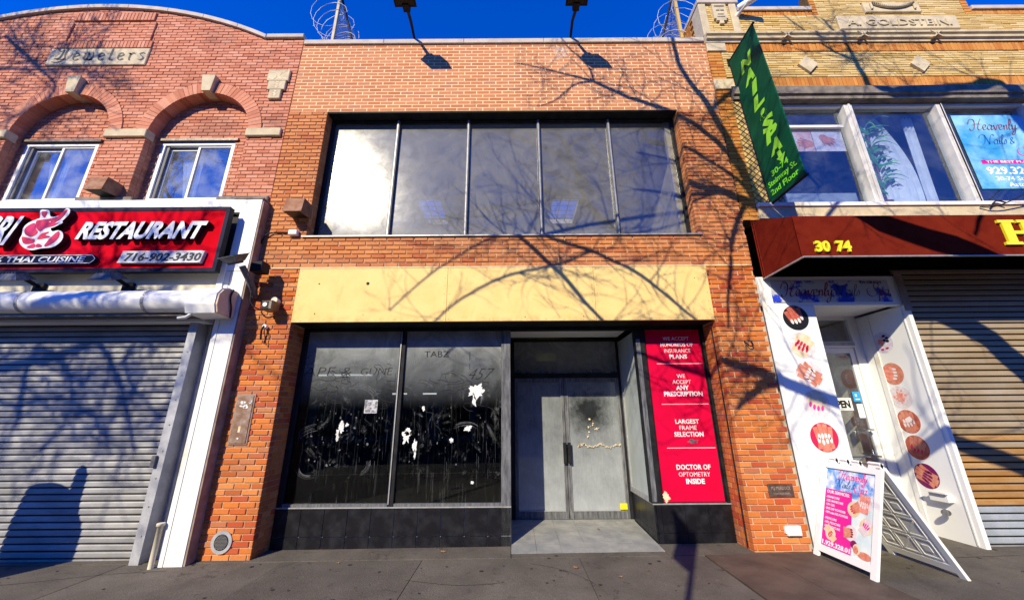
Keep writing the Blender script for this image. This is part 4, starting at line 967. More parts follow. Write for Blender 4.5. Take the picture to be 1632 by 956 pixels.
# ---- restaurant front
rf_ = empty('restaurant_facade', (-6.4, -.17, GZ(-6.4)), 'white framed restaurant shopfront surround with stained right pilaster', 'shopfront')
PY = -.17
part('fascia_frame', rf_, 'white', [(-11, -4.125, PY, .012, 4.86, 5.10), (-4.45, -4.125, PY + .001, .012, 3.83, 4.86), (-11, -4.60, PY + .002, .012, 3.02, 3.83)])
part('backing', rf_, 'interior', [(-11, -4.45, -.10, .010, 3.83, 4.86)])
part('lower_fascia', rf_, 'cream', [(-11, -4.47, PY - .012, PY + .001, 3.44, 3.80)])
part('pilaster', rf_, 'white_stain', [(-4.36, -4.125, PY, .012, -.2, 3.82)]); part('pilaster_edge', rf_, 'white_stain', [(-4.435, -4.366, PY - .006, .03, -.2, 3.82)])
part('edge_board', rf_, 'brownwood', [(-4.125, -4.098, PY + .01, .01, -.12, 5.06)])
part('frame_lip', rf_, 'brownwood', [(-4.60, -4.10, PY - .012, .01, 5.102, 5.125)])
part('cover_strip', rf_, 'white', [(-4.53, -4.44, PY - .03, PY - .001, 3.50, 3.98)])
part('lintel_panel', rf_, 'interior', [(-11, -4.60, .06, .25, 3.045, 3.4)])
sg = empty('restaurant_sign', (-6.3, -.17, 3.74), 'red restaurant sign box with raised white letters and a shrimp emblem', 'sign')
part('sign_box', sg, 'black', [(-11, -4.44, -.37, -.29, 3.74, 4.83)]); part('sign_mount', sg, 'black', [(-11, -4.62, -.289, -.18, 3.85, 4.72)])
part('sign_face', sg, 'red', [(-10.95, -4.50, -.376, -.371, 3.80, 4.765)])
part('rim', sg, 'navy', [(-11, -4.44, -.385, -.371, 4.768, 4.832), (-11, -4.44, -.385, -.371, 3.738, 3.797), (-4.497, -4.437, -.386, -.371, 3.797, 4.768)])
letters(sg, 'RESTAURANT', -6.62, -4.66, 4.255, .275, -.385, 'letter_w', 'letter_k', .08, .28, .045)
letters(sg, 'GRI', -8.20, -7.53, 4.17, .475, -.385, 'letter_w', 'letter_k', .08, .28, .03)
OUT = [(-7.322, 4.734), (-7.263, 4.752), (-7.181, 4.733), (-7.12, 4.63), (-6.995, 4.647), (-6.955, 4.721), (-6.923, 4.774), (-6.865, 4.749), (-6.853, 4.665), (-6.913, 4.555), (-6.901, 4.518), (-7.006, 4.446), (-7.048, 4.428), (-7.004, 4.374), (-6.921, 4.391), (-6.844, 4.355), (-6.805, 4.265), (-6.83, 4.177), (-6.917, 4.107), (-7.071, 4.091), (-7.174, 4.066), (-7.273, 4.075), (-7.396, 4.146), (-7.454, 4.235), (-7.447, 4.324), (-7.472, 4.432), (-7.425, 4.522), (-7.317, 4.585), (-7.278, 4.613)]
SH = [[(-7.307, 4.558), (-7.247, 4.572), (-7.107, 4.593), (-7.005, 4.629), (-6.942, 4.731), (-6.895, 4.74), (-6.933, 4.61), (-7.015, 4.519), (-6.958, 4.519), (-7.012, 4.464), (-7.13, 4.429), (-7.191, 4.375), (-7.268, 4.43), (-7.303, 4.503)],
 [(-7.326, 4.521), (-7.43, 4.449), (-7.42, 4.359), (-7.359, 4.305), (-7.272, 4.287), (-7.217, 4.358), (-7.276, 4.43)],
 [(-7.425, 4.288), (-7.275, 4.251), (-7.223, 4.242), (-7.216, 4.18), (-7.338, 4.163), (-7.398, 4.216)],
 [(-7.29, 4.11), (-7.2, 4.17), (-7.169, 4.118), (-7.199, 4.092)], [(-7.155, 4.109), (-7.161, 4.162), (-7.113, 4.161), (-7.065, 4.117)],
 [(-7.036, 4.126), (-7.0, 4.249), (-6.915, 4.373), (-6.872, 4.319), (-6.881, 4.23), (-6.962, 4.143)],
 [(-7.186, 4.25), (-7.146, 4.339), (-7.042, 4.365), (-7.087, 4.312), (-6.997, 4.284), (-7.126, 4.241)],
 [(-7.287, 4.705), (-7.253, 4.724), (-7.196, 4.705), (-7.199, 4.621), (-7.232, 4.622)]]
def rounded(P, k=4):
    P3 = [Vector((x, z)) for x, z in P]; n = len(P3); o = []
    for i in range(n):
        a, b_, c, d = P3[i - 1], P3[i], P3[(i + 1) % n], P3[(i + 2) % n]
        for j in range(k):
            t_ = j / k; q = .5 * ((2 * b_) + (c - a) * t_ + (2 * a - 5 * b_ + 4 * c - d) * t_ ** 2 + (3 * b_ - a - 3 * c + d) * t_ ** 3); o.append((q.x, q.y))
    return o
m = MB(); m.prism(rounded(OUT, 3), 'y', -.462, -.386, 'letter_k'); m.build('emblem_body', sg)
m = MB(); m.prism(rounded(OUT, 3), 'y', -.466, -.463, 'letter_w'); m.build('emblem_outline', sg)
m = MB()
for P in SH: m.prism(rounded(P, 3), 'y', -.470, -.4665, 'shrimp')
m.disc((-7.09, -.4705, 4.535), .010, (0, -1, 0), 'letter_w', 10, .001)
m.build('emblem_shrimp', sg)
m = MB(); m.prism([(-9, 4.0), (-6.30, 4.0), (-6.27, 3.975), (-6.235, 3.935), (-6.27, 3.88), (-6.31, 3.855), (-9, 3.855)], 'y', -.43, -.377, 'navy'); m.build('tagline_panel', sg)
m = MB(); P = [(-9, 3.992), (-6.305, 3.992), (-6.28, 3.968), (-6.245, 3.935), (-6.28, 3.885), (-6.31, 3.863), (-9, 3.863)]
for a, c in zip(P[:-1], P[1:]):
    d = Vector((c[0] - a[0], c[1] - a[1])).normalized() * .004; nx_, nz_ = -d.y, d.x
    m.add([(a[0] - nx_, -.4315, a[1] - nz_), (c[0] - nx_, -.4315, c[1] - nz_), (c[0] + nx_, -.4315, c[1] + nz_), (a[0] + nx_, -.4315, a[1] + nz_)], [(0, 1, 2, 3)], 'letter_w')
text(m, '% THAI CUISINE', (-6.41, -.431, 3.885), .088, 'letter_w', bold=.02, shear=.25, width=1.36, thick=.003, align='R')
m.build('tagline', sg)
m = MB(); m.prism([(-5.90, 3.865), (-4.66, 3.865), (-4.63, 4.05), (-5.86, 4.05)], 'y', -.43, -.377, 'steelgrad'); m.build('phone_panel', sg)
m = MB(); text(m, '716-902-3430', (-5.245, -.431, 3.895), .125, 'letter_k', bold=.025, shear=.22, width=1.14, thick=.003)
m.box(-5.86, -4.66, -.4325, -.4305, 4.04, 4.052, 'letter_w'); m.box(-5.90, -4.69, -.4325, -.4305, 3.863, 3.873, 'letter_w'); m.build('phone_number', sg)
# floodlights under the sign
def flood(name, x, y, z, yaw, tilt, lab, s=1., mat='dusty', grp=None):
    t = empty(name, (x, y, z), lab, 'floodlight', group=grp); 
    rot = Matrix.Rotation(yaw, 4, 'Z') @ Matrix.Rotation(tilt, 4, 'X')
    def T(v): return tuple(Vector((x, y, z)) + rot @ (Vector(v) * s))
    m = MB(); m.hexa([T(v) for v in ((-.17, -.14, -.02), (.17, -.14, -.02), (.17, .10, -.02), (-.17, .10, -.02), (-.11, -.09, .07), (.11, -.09, .07), (.11, .06, .07), (-.11, .06, .07))], mat)
    for k in range(5): m.hexa([T(v) for v in ((-.10 + k * .045, -.085, .07), (-.092 + k * .045, -.085, .07), (-.092 + k * .045, .05, .07), (-.10 + k * .045, .05, .07), (-.10 + k * .045, -.07, .10), (-.092 + k * .045, -.07, .10), (-.092 + k * .045, .04, .10), (-.10 + k * .045, .04, .10))], mat)
    m.build('lamp_housing', t)
    m = MB(); m.hexa([T(v) for v in ((-.18, -.15, -.032), (.18, -.15, -.032), (.18, .11, -.032), (-.18, .11, -.032), (-.18, -.15, -.02), (.18, -.15, -.02), (.18, .11, -.02), (-.18, .11, -.02))], mat); m.build('bezel', t)
    m = MB(); m.add([T(v) for v in ((-.155, -.125, -.0335), (.155, -.125, -.0335), (.155, .085, -.0335), (-.155, .085, -.0335))], [(0, 1, 2, 3)], 'lampglass'); m.build('lamp_glass', t)
    return t
for x, lab in ((-7.26, 'grey floodlight under the sign below the tagline, left one'), (-5.90, 'grey floodlight under the sign left of the phone number')):
    t = flood('floodlight', x, -.46, 3.62, 0, R(24), lab, .95, 'dusty', 'floodlights under the restaurant sign')
    m = MB(); m.tube([(x + .05, PY - .02, 3.56), (x + .03, -.36, 3.62), (x, -.44, 3.66)], .028, 'black', 8); m.box(x - .03, x + .13, PY - .06, PY - .005, 3.49, 3.62, 'black'); m.build('bracket', t)
t = flood('corner_floodlight', -4.08, -.55, 3.88, R(-20), R(-150), 'grey floodlight with black ballast box on the corner of the white shopfront', .95, 'dusty')
m = MB(); m.tube([(-4.02, -.02, 3.45), (-3.96, -.22, 3.56), (-4.02, -.42, 3.80)], .045, 'dusty', 10); m.build('bracket', t)
m = MB(); m.cbox(-3.97, -3.78, -.34, -.16, 3.76, 3.92, 'black', .012); m.build('ballast_box', t)
m = MB(); m.tube(catmull([(-4.0, -.15, 3.50), (-3.97, -.16, 3.32), (-3.86, -.14, 3.22), (-3.74, -.1, 3.22), (-3.66, -.08, 3.30)]), .011, 'black', 6); m.build('cable', t)

# ---- roller shutter with its housing
def shutter(name, lab, x0, x1, zb, zt, hh, Y, mats, xg=None):
    t = empty(name, ((x0 + x1) / 2, Y, zb), lab, 'roller shutter')
    n = int((zt - zb) / hh)
    prof = [(.006, .015), (-.010, .016), (-.019, .020), (-.0205, .030), (-.017, .066), (-.012, .078), (-.002, .0815), (.006, .082)]
    prof = [(y, z * hh / .082) for y, z in prof]
    ms = {}
    for i in range(n):
        mt = mats(i / n, i)
        if mt not in ms:
            q = MB(); q.prism(prof, 'x', -(x1 - x0) / 2, (x1 - x0) / 2, mt)
            q.box(-(x1 - x0) / 2, (x1 - x0) / 2, .0, .010, -.002, hh - .002, 'black')
            me = bpy.data.meshes.new('slat'); me.from_pydata(q.v, [], q.f)
            for a in q.mats: me.materials.append(a)
            me.polygons.foreach_set('material_index', q.m)
            import bmesh
            bm = bmesh.new(); bm.from_mesh(me); bmesh.ops.recalc_face_normals(bm, faces=bm.faces); bm.to_mesh(me); bm.free()
            ms[mt] = me
        o = bpy.data.objects.new('slat', ms[mt]); link(o, t, ((x0 + x1) / 2, Y + random.uniform(-.0015, .0015), zb + .06 + i * hh))
    part('bottom_rail', t, 'alum', [(x0, x1, Y - .02, Y + .02, zb, zb + .06)])
    return t
sh = shutter('roller_shutter', 'pale steel roller shutter pulled down over the restaurant front', -10.9, -4.86, -.17, 3.04, .0845, .10, lambda f, i: 'slat_l')
part('guide_rail', sh, 'galv', [(-4.868, -4.746, -.09, .16, -.14, 3.04), (-4.745, -4.15, .12, .16, -.14, 3.04), (-4.70, -4.685, .09, .12, -.14, 3.04), (-4.56, -4.545, .095, .12, -.14, 3.04)])
m = MB()
for k in range(9): m.disc((-4.80, -.091, .2 + k * .34), .011, (0, -1, 0), 'alum', 8, .008)
m.box(-4.89, -4.84, -.13, -.09, 1.02, 1.16, 'dusty'); m.build('rail_bolt', sh, kind='stuff')
hs_ = empty('shutter_housing', (-7.4, -.5, 3.08), 'long white cylindrical roller-shutter housing with a boxed end cap above the restaurant', 'shutter housing')
m = MB(); nn = 18; q = []
for k in range(nn + 1):
    a = math.pi * (.5 + k / nn); q.append((-.36 + .155 * math.cos(a) * 1.0, 3.27 + .165 * math.sin(a)))
q = [(-.18, 3.435)] + q + [(-.18, 3.10)]
m.prism(q, 'x', -11, -4.62, 'white'); m.build('cylinder', hs_)
m = MB(); cx_, cz_ = -.36, 3.27
for xs0 in (-8.9, -7.1, -5.3):
    qq = [(-.18, 3.438)] + [(cx_ + .158 * math.cos(math.pi * (.5 + k / nn)), cz_ + .168 * math.sin(math.pi * (.5 + k / nn))) for k in range(nn + 1)] + [(-.18, 3.097)]
    m.prism(qq, 'x', xs0, xs0 + .05, 'alum')
    for k in range(3, 16, 4):
        a = math.pi * (.5 + k / nn); m.disc((xs0 + .025, cx_ + .158 * math.cos(a), cz_ + .168 * math.sin(a)), .008, (0, math.cos(a), math.sin(a)), 'dusty', 8, .005)
m.build('seam_band', hs_)
m = MB(); q2 = [(-.17, 3.05)] + [(-.36 + .20 * math.cos(math.pi * (1.45 - k * .95 / 12)), 3.26 + .21 * math.sin(math.pi * (1.45 - k * .95 / 12))) for k in range(13)][::1] + [(-.17, 3.47)]
m.prism([(-.172, 3.05), (-.50, 3.06), (-.545, 3.18), (-.54, 3.34), (-.47, 3.44), (-.34, 3.485), (-.172, 3.485)], 'x', -4.62, -4.20, 'white'); m.build('end_cap', hs_)
m = MB(); m.prism([(-.175, 3.06), (-.49, 3.075), (-.53, 3.18), (-.525, 3.33), (-.46, 3.42), (-.34, 3.46), (-.175, 3.46)], 'x', -4.198, -4.17, 'tanplate'); m.build('end_plate', hs_)
m = MB(); m.tube(catmull([(-4.16, -.30, 3.47), (-4.15, -.34, 3.34), (-4.15, -.28, 3.18), (-4.17, -.24, 3.05)]), .012, 'black', 6); m.build('cable', hs_)
m = MB(); m.tube([(-4.55, -.47, 3.055), (-4.60, -.49, 3.0), (-4.70, -.50, 2.985)], .022, 'whitep', 8); m.build('lock_stub', hs_)
part('housing_base', hs_, 'bronze', [(-11, -4.62, -.36, -.18, 3.06, 3.099)])
t = small('drain_pipe', 'short pale drain pipe at the foot of the shutter guide rail', 'pipe', (-4.66, 0, -.12))
m = MB(); m.tube([(-4.475, -.215, -.13), (-4.475, -.215, .34), (-4.475, -.215, .341), (-4.475, -.215, .375)], [.030, .030, .044, .044], 'cream', 14); m.tube([(-4.53, -.15, -.12), (-4.53, -.15, .25)], .014, 'rust', 8); m.build('pipe', t)
# fences with razor wire along the party walls
def coil(m, c0, c1, rad, turns, th, mat, seed=0):
    rn = random.Random(seed); n = turns * 14; P = []
    for i in range(n + 1):
        f = i / n; a = f * turns * 2 * math.pi; c = Vector(c0).lerp(Vector(c1), f)
        r_ = rad * (1 + .12 * math.sin(i * .37 + seed)); d = (Vector(c1) - Vector(c0)).normalized(); u = d.cross(Vector((0, 0, 1))).normalized(); v = u.cross(d)
        P.append(c + u * math.cos(a) * r_ + v * math.sin(a) * r_)
    m.tube(P, th, mat, 4)
    for p in P[::2]:
        e = Vector((rn.uniform(-1, 1), rn.uniform(-1, 1), rn.uniform(-1, 1))).normalized() * .035
        m.add([p - e, p + Vector((0, 0, .006)), p + e, p - Vector((0, 0, .006))], [(0, 1, 2, 3)], mat)
def mesh_panel(m, a, b_, z0, z1, step, th, mat):
    a, b_ = Vector(a), Vector(b_); L_ = (b_ - a).length; d = (b_ - a).normalized(); Hh = z1 - z0; k = -Hh
    while k < L_:
        for s in (1, -1):
            u0, u1 = (k, k + Hh) if s == 1 else (k + Hh, k)
            p0, p1 = Vector((u0, z0)), Vector((u1, z1))
            def clip(p, q):
                t0, t1 = 0., 1.
                dx = q.x - p.x
                for lim, sg_ in ((0, 1), (L_, -1)):
                    if dx == 0: continue
                    t_ = (lim - p.x) / dx
                    if (dx > 0) == (sg_ == 1): t0 = max(t0, t_)
                    else: t1 = min(t1, t_)
                return (p.lerp(q, t0), p.lerp(q, t1)) if t0 < t1 else None
            c = clip(p0, p1)
            if c:
                P = [a + d * q.x + Vector((0, 0, q.y - a.z)) for q in c]
                m.tube(P, th, mat, 3, caps=False)
        k += step
def fence(x, lab, postmat, sgn):
    t = empty('wire_fence', (x, .6, 8.8), lab, 'fence')
    m = MB(); m.cbox(x - .03, x + .03, .57, .63, 8.3, 11.3, postmat, .004); m.build('post', t)
    m = MB(); m.tube([(x + .62 * sgn, .9, 8.8), (x + .02 * sgn, .66, 10.95)], .026, 'black', 6); m.build('brace', t)
    m = MB(); m.cbox(x - .025, x + .025, 2.6, 2.65, 8.3, 11.3, 'galv', .004); m.build('post', t)
    m = MB(); mesh_panel(m, (x, .62, 8.8), (x, 4.5, 8.8), 8.8, 10.9, .085, .0035, 'galv'); m.build('chain_link', t, kind='stuff')
    m = MB(); coil(m, (x - .1, .4, 10.2), (x - .1, 4, 10.2), .42, 12, .0075, 'galv', 3); coil(m, (x + .2 * sgn, .5, 9.5), (x + .2 * sgn, 3, 9.5), .34, 8, .0075, 'galv', 9); coil(m, (x - .3 * sgn, .5, 10.55), (x - .2 * sgn, 3, 10.6), .36, 8, .0075, 'galv', 19)
    m.build('razor_wire', t, kind='stuff')
fence(-3.93, 'chain-link fence with razor wire rising behind the left end of the parapet', 'stone', 1)
fence(3.80, 'chain-link fence with tan post and razor wire behind the right end of the parapet', 'brick_tan', -1)

# ================================================================== RIGHT BUILDING
rb = empty('tan_brick_building', (7.4, 0, GZ(7.4)), 'tan brick commercial building with amber brick bands, stone name plaque and upstairs window strip', 'building')
RX0, RX1 = 3.878, 11.4
HT, LT = .0555, .30
brickwork(rb, lambda z: [(RX0 + .0, 4.148)] , 4.74, 7.50, .0765, .27, .011, .0, .28, 'brick_sold', 'mort_tan', .010, .1, RX0, 30, (), .003, wall='pilaster_wall')
def c_t1(z):
    return [(4.155, RX1)] if z < 8.45 else [(RX0, RX1)]
brickwork(rb, c_t1, 7.815, 8.445, HT, LT, .008, .0, .28, 'brick_tan', 'mort_tan', .014, .1, .1, 110, (), .004, wall='upper_wall')
brickwork(rb, lambda z: [(RX0, 4.148)], 7.76, 8.45, .0765, .27, .011, .0, .28, 'brick_sold', 'mort_tan', .010, .1, RX0, 8, (), .003, wall='pilaster_wall')
def c_t2(z):
    o = []
    top = 9.70 if True else 0
    if z < 9.41: o = [(4.03, RX1)]
    else:
        o = [(4.03, 4.52), (6.32, 9.33)]
    o = cut(o, 4.50, 4.655) if z > 8.9 else o
    if 9.0 < z < 9.36: o = cut(o, 6.62, 9.06)
    if 9.46 < z < 9.74: o = cut(o, 7.26, 8.42)
    return o
def cut(ints, a, b):
    o = []
    for u, v in ints:
        if b <= u or a >= v: o.append((u, v)); continue
        if a > u: o.append((u, a))
        if b < v: o.append((b, v))
    return o
brickwork(rb, c_t2, 8.875, 10.1, HT, LT, .008, .0, .28, 'brick_tan', 'mort_tan', .014, .1, .22, 90, (), .004, wall='parapet_wall')
def soldiers(x0, x1, z0, z1, nm_='soldier_band', skip=()):
    p = part(nm_, rb, 'mort_tan', [(x0 + .004, x1 - .004, .012, .20, z0, z1)]); n = int((x1 - x0) / .0715); w_ = (x1 - x0) / n
    for i in range(n):
        x = x0 + (i + .5) * w_
        if any(a < x < c for a, c in skip): continue
        piece('soldier_brick', p, x, .05 - random.uniform(0, .005), (z0 + z1) / 2, round(w_ - .009, 3), .10, z1 - z0 - .008, 'brick_sold')
    return p
soldiers(4.26, 9.0, 8.455, 8.665); soldiers(9.0, RX1 - .6, 8.455, 8.665)
soldiers(4.26, 10.2, 7.575, 7.805)
soldiers(4.66, 6.20, 9.42, 9.535); soldiers(9.47, 10.9, 9.42, 9.535)
for x0, x1 in ((6.20, 6.315), (9.335, 9.465)):
    p = part('soldier_band', rb, 'mort_tan', [(x0, x1, .012, .2, 9.42, 10.1)])
    for k in range(8): piece('soldier_brick', p, (x0 + x1) / 2, .045, 9.46 + k * .0765, x1 - x0 - .006, .1, .066, 'brick_sold')
for a, c in ((4.66, 6.19), (9.475, 11.3)):
    m = MB(); m.cbox(a, c, -.04, .30, 9.54, 9.64, 'coping', .008); m.build('coping_stone', rb)
m = MB(); m.cbox(3.86, 4.70, -.05, .34, 9.742, 9.84, 'coping', .01); m.build('coping_stone', rb)
m = MB(); m.box(3.90, 4.66, .30, .32, 8.9, 9.74, 'brick_sold'); m.build('parapet_back', rb)
for a, c in ((3.875, 4.025), (4.505, 4.65)):
    m = MB(); m.cbox(a, c, -.03, .26, 8.88, 9.74, 'stone', .012); m.build('stone_strip', rb)
m = MB(); m.cbox(3.875, 4.25, -.03, .26, 8.458, 8.664, 'stone', .008); m.build('stone_block', rb)
m = MB(); m.cbox(3.875, 4.25, -.03, .26, 7.508, 7.755, 'stone', .008); m.build('stone_block', rb)
t = part('shield_ornament', rb, 'stone', [(4.14, 4.42, -.05, .01, 9.30, 9.70), (4.18, 4.38, -.048, .01, 9.25, 9.299), (4.24, 4.32, -.046, .01, 9.17, 9.249)])
part('shield_relief', t, 'stone_dark', [(4.18, 4.38, -.056, -.05, 9.62, 9.65), (4.20, 4.27, -.056, -.05, 9.50, 9.53), (4.29, 4.36, -.056, -.05, 9.50, 9.53), (4.22, 4.34, -.056, -.05, 9.40, 9.42), (4.20, 4.36, -.056, -.05, 9.335, 9.35)])
# moulding
for a, c in ((3.88, 5.9), (5.905, 7.9), (7.905, RX1)):
    m = MB(); m.prism([(.26, 8.67), (-.03, 8.67), (-.035, 8.715), (-.075, 8.73), (-.08, 8.775), (-.045, 8.785), (-.045, 8.80), (-.10, 8.825), (-.105, 8.868), (.26, 8.868)], 'x', a, c, 'stone'); m.build('moulding', rb)
m = MB()
for x in (5.45, 6.95, 8.4):
    for s in (-1, 1): m.hexa([(x - .09 * s - .02, -.115, 8.69), (x - .09 * s + .02, -.115, 8.69), (x - .09 * s + .02, -.06, 8.69), (x - .09 * s - .02, -.06, 8.69), (x + .09 * s - .02, -.115, 8.85), (x + .09 * s + .02, -.115, 8.85), (x + .09 * s + .02, -.06, 8.85), (x + .09 * s - .02, -.06, 8.85)], 'stone')
m.build('moulding_cross', rb)
for x in (5.745, 7.92):
    t = empty('stone_diamond', (x, 0, 8.09)); t.parent = rb; t.location = Vector((x, 0, 8.09)) - WL[rb.name]
    m = MB(); m.prism([(x, 7.885), (x + .19, 8.09), (x, 8.295), (x - .19, 8.09)], 'y', -.045, .02, 'stone'); m.build('stone', t)
    bpy.data.objects.remove(t) if False else None
t = empty('name_plaque', (7.84, -.02, 9.0), 'long pale stone plaque with raised name lettering high on the tan brick parapet', 'plaque')
m = MB(); m.cbox(6.63, 9.05, -.035, .1, 9.005, 9.355, 'stone', .012); m.build('slab', t)
m = MB(); text(m, 'A. GOLDSTEIN.', (7.84, -.0355, 9.085), .165, 'stone', width=2.1, bold=.01, thick=.02); m.build('lettering', t)
t = empty('garland_plaque', (7.84, -.02, 9.46), 'small stone panel carved with a hanging garland above the name plaque', 'ornament')
m = MB(); m.cbox(7.27, 8.41, -.035, .1, 9.465, 9.735, 'stone', .012); m.build('slab', t)
m = MB()
m.tube(catmull([(7.42, -.05, 9.68), (7.6, -.06, 9.60), (7.84, -.06, 9.56), (8.08, -.06, 9.60), (8.26, -.05, 9.68)], 8), .024, 'stone', 8)
for k in range(24):
    f = k / 23; x = 7.42 + .84 * f; m.disc((x, -.07, 9.68 - .12 * math.sin(math.pi * f)), .018, (0, -1, 0), 'stone_dark', 6, .012)
for x in (7.40, 8.28): m.tube([(x, -.05, 9.69), (x, -.05, 9.53)], .022, 'stone', 6)
m.build('garland', t)
# side of the parapet standing above its neighbour
m = MB(); m.box(3.885, 3.95, .27, 2.6, 8.3, 9.70, 'mort_tan'); sw = m.build('side_wall', rb)
m = MB()
for i in range(13):
    z = 8.80 + i * .073; k = 0; y = .275 + (.1 if i % 2 else 0)
    while y < 2.5: m.cbox(3.872, 3.95, y, y + .195, z, z + .062, 'brick_sold', .003); y += .207
m.build('bricks', sw, kind='stuff')
m = MB(); m.cbox(3.86, 3.98, .342, 2.7, 9.745, 9.83, 'coping', .008); m.build('coping_stone', rb)
# stone lintel band and window strip
for a, c in ((4.165, 6.6), (6.605, 8.6), (8.605, 11)):
    m = MB(); m.prism([(.26, 7.255), (-.03, 7.26), (-.035, 7.33), (-.075, 7.345), (-.08, 7.50), (-.03, 7.565), (.26, 7.565)], 'x', a, c, 'stone_dark'); m.build('lintel_stone', rb)
la = part('lattice_panel', rb, 'brick_tan', [(4.155, 4.66, .01, .25, 4.80, 7.25)])
m = MB()
for k in range(-6, 27):
    for s in (1, -1):
        za = 4.80 + k * .12; pts = []
        x0, x1 = 4.158, 4.655; 
        z0, z1 = (za, za + .5) if s == 1 else (za + .5, za)
        t0, t1 = 0., 1.
        for lim, hi in ((4.82, False), (7.24, True)):
            dz = z1 - z0; tt = (lim - z0) / dz
            if (dz > 0) != hi: t0 = max(t0, tt)
            else: t1 = min(t1, tt)
        if t0 >= t1: continue
        a = (x0 + (x1 - x0) * t0, z0 + (z1 - z0) * t0); c = (x0 + (x1 - x0) * t1, z0 + (z1 - z0) * t1)
        y = .004 if s == 1 else .002
        d = Vector((c[0] - a[0], c[1] - a[1])).normalized() * .006
        m.hexa([(a[0] - d.x + d.y, y, a[1] - d.y - d.x), (c[0] + d.y, y, c[1] - d.x), (c[0] + d.y, .012, c[1] - d.x), (a[0] - d.x + d.y, .012, a[1] - d.y - d.x), (a[0] - d.y, y, a[1] + d.x), (c[0] - d.y, y, c[1] + d.x), (c[0] - d.y, .012, c[1] + d.x), (a[0] - d.y, .012, a[1] + d.x)], 'bronze')
m.build('lattice_joints', la)
WZ0, WZ1 = 5.05, 7.25
mul = [(4.66, 4.74), (6.26, 6.41), (7.99, 8.11), (9.65, 9.77)]
wp = part('window_strip', rb, 'white', [(4.74, 11, .10, .24, WZ0, WZ0 + .05), (4.74, 11, .10, .24, WZ1 - .06, WZ1 - .002)])
for a, c in mul:
    m = MB(); m.cbox(a, c, .045, .24, WZ0 + .052, WZ1 - .062, 'whitewood', .012); m.cbox(a + .06 if c - a > .1 else a + .02, c - .06 if c - a > .1 else c - .02, .02, .044, WZ0 + .052, WZ1 - .062, 'whitewood', .006); m.build('mullion', wp)
part('transom_bar', wp, 'white', [(4.74, 6.20, .12, .22, 6.74, 6.79)])
for x0, x1, z0, z1 in ((4.74, 6.24, WZ0 + .05, 6.74), (4.74, 6.24, 6.79, WZ1 - .06), (6.42, 7.97, WZ0 + .05, WZ1 - .06), (8.13, 9.64, WZ0 + .05, WZ1 - .06), (9.80, 11, WZ0 + .05, WZ1 - .06)):
    part('glass_pane', wp, 'glass_blue', [(x0, x1, .17, .176, z0, z1)])
part('window_sill', rb, 'white_stain', [(4.155, 11.3, -.06, .25, 4.98, 5.045)]); part('sill_board', rb, 'stone', [(4.155, 11.3, -.03, .25, 4.76, 4.978)])
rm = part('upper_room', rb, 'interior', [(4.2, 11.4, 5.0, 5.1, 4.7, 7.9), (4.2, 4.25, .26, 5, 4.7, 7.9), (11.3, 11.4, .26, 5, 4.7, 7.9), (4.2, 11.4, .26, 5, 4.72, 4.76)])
part('upper_room_ceiling', rb, 'navy', [(4.2, 11.4, .29, 5, 7.8, 7.9)])
part('blind', rb, 'slat_grey', [(4.76, 6.18, .26, .27, 5.05, 5.42)])
part('roof', rb, 'asphalt', [(3.95, 11.4, .3, 9, 8.3, 8.4)]); part('rear_walls', rb, 'brick_tan', [(3.95, 11.4, 9, 9.2, -.1, 8.4), (11.4, 11.6, .0, 9.2, -.1, 8.4)])
# hanging curtains, plant, pictures inside
t = empty('sheer_curtain', (7.1, .5, 5.08), 'white sheer curtain gathered behind the plant in the upstairs window', 'curtain')
m = MB(); n = 26
for i in range(n):
    def P(j, z):
        f = j / n; q = (z - 5.1) / 2.1
        xl = 6.80 + .05 * q; xr = 7.55 - .42 * q + .22 * math.sin(q * 3.0)
        return (xl + (xr - xl) * f, .42 + .03 * math.sin(j * 1.7), z)
    for k in range(8):
        z0, z1 = 5.1 + k * .26, 5.1 + (k + 1) * .26
        m.add([P(i, z0), P(i + 1, z0), P(i + 1, z1), P(i, z1)], [(0, 1, 2, 3)], 'curtain', True)
m.build('cloth', t)
t = empty('sheer_curtain', (7.85, .5, 5.08), 'white sheer curtain pulled tight against the post left of the blue window banner', 'curtain')
m = MB()
for i in range(10):
    for k in range(8):
        z0, z1 = 5.1 + k * .26, 5.1 + (k + 1) * .26
        P = lambda j, z: (7.62 + .02 * j + .05 * math.sin(z), .40 + .03 * math.sin(j * 1.9), z)
        m.add([P(i, z0), P(i + 1, z0), P(i + 1, z1), P(i, z1)], [(0, 1, 2, 3)], 'curtain', True)
m.build('cloth', t)
t = empty('potted_plant', (6.62, .48, 5.07), 'tall leafy houseplant in a brown pot behind the upstairs window of the tan building', 'plant')
m = MB(); m.tube([(6.80, .40, 5.07), (6.80, .40, 5.12), (6.80, .40, 5.30)], [.08, .09, .12], 'pot', 14); m.build('pot', t)
m = MB(); m.tube(catmull([(6.80, .36, 5.3), (6.82, .36, 5.8), (6.84, .36, 6.3), (6.86, .36, 6.85)]), .014, 'pot', 6); m.build('stem', t)
rn = random.Random(4)
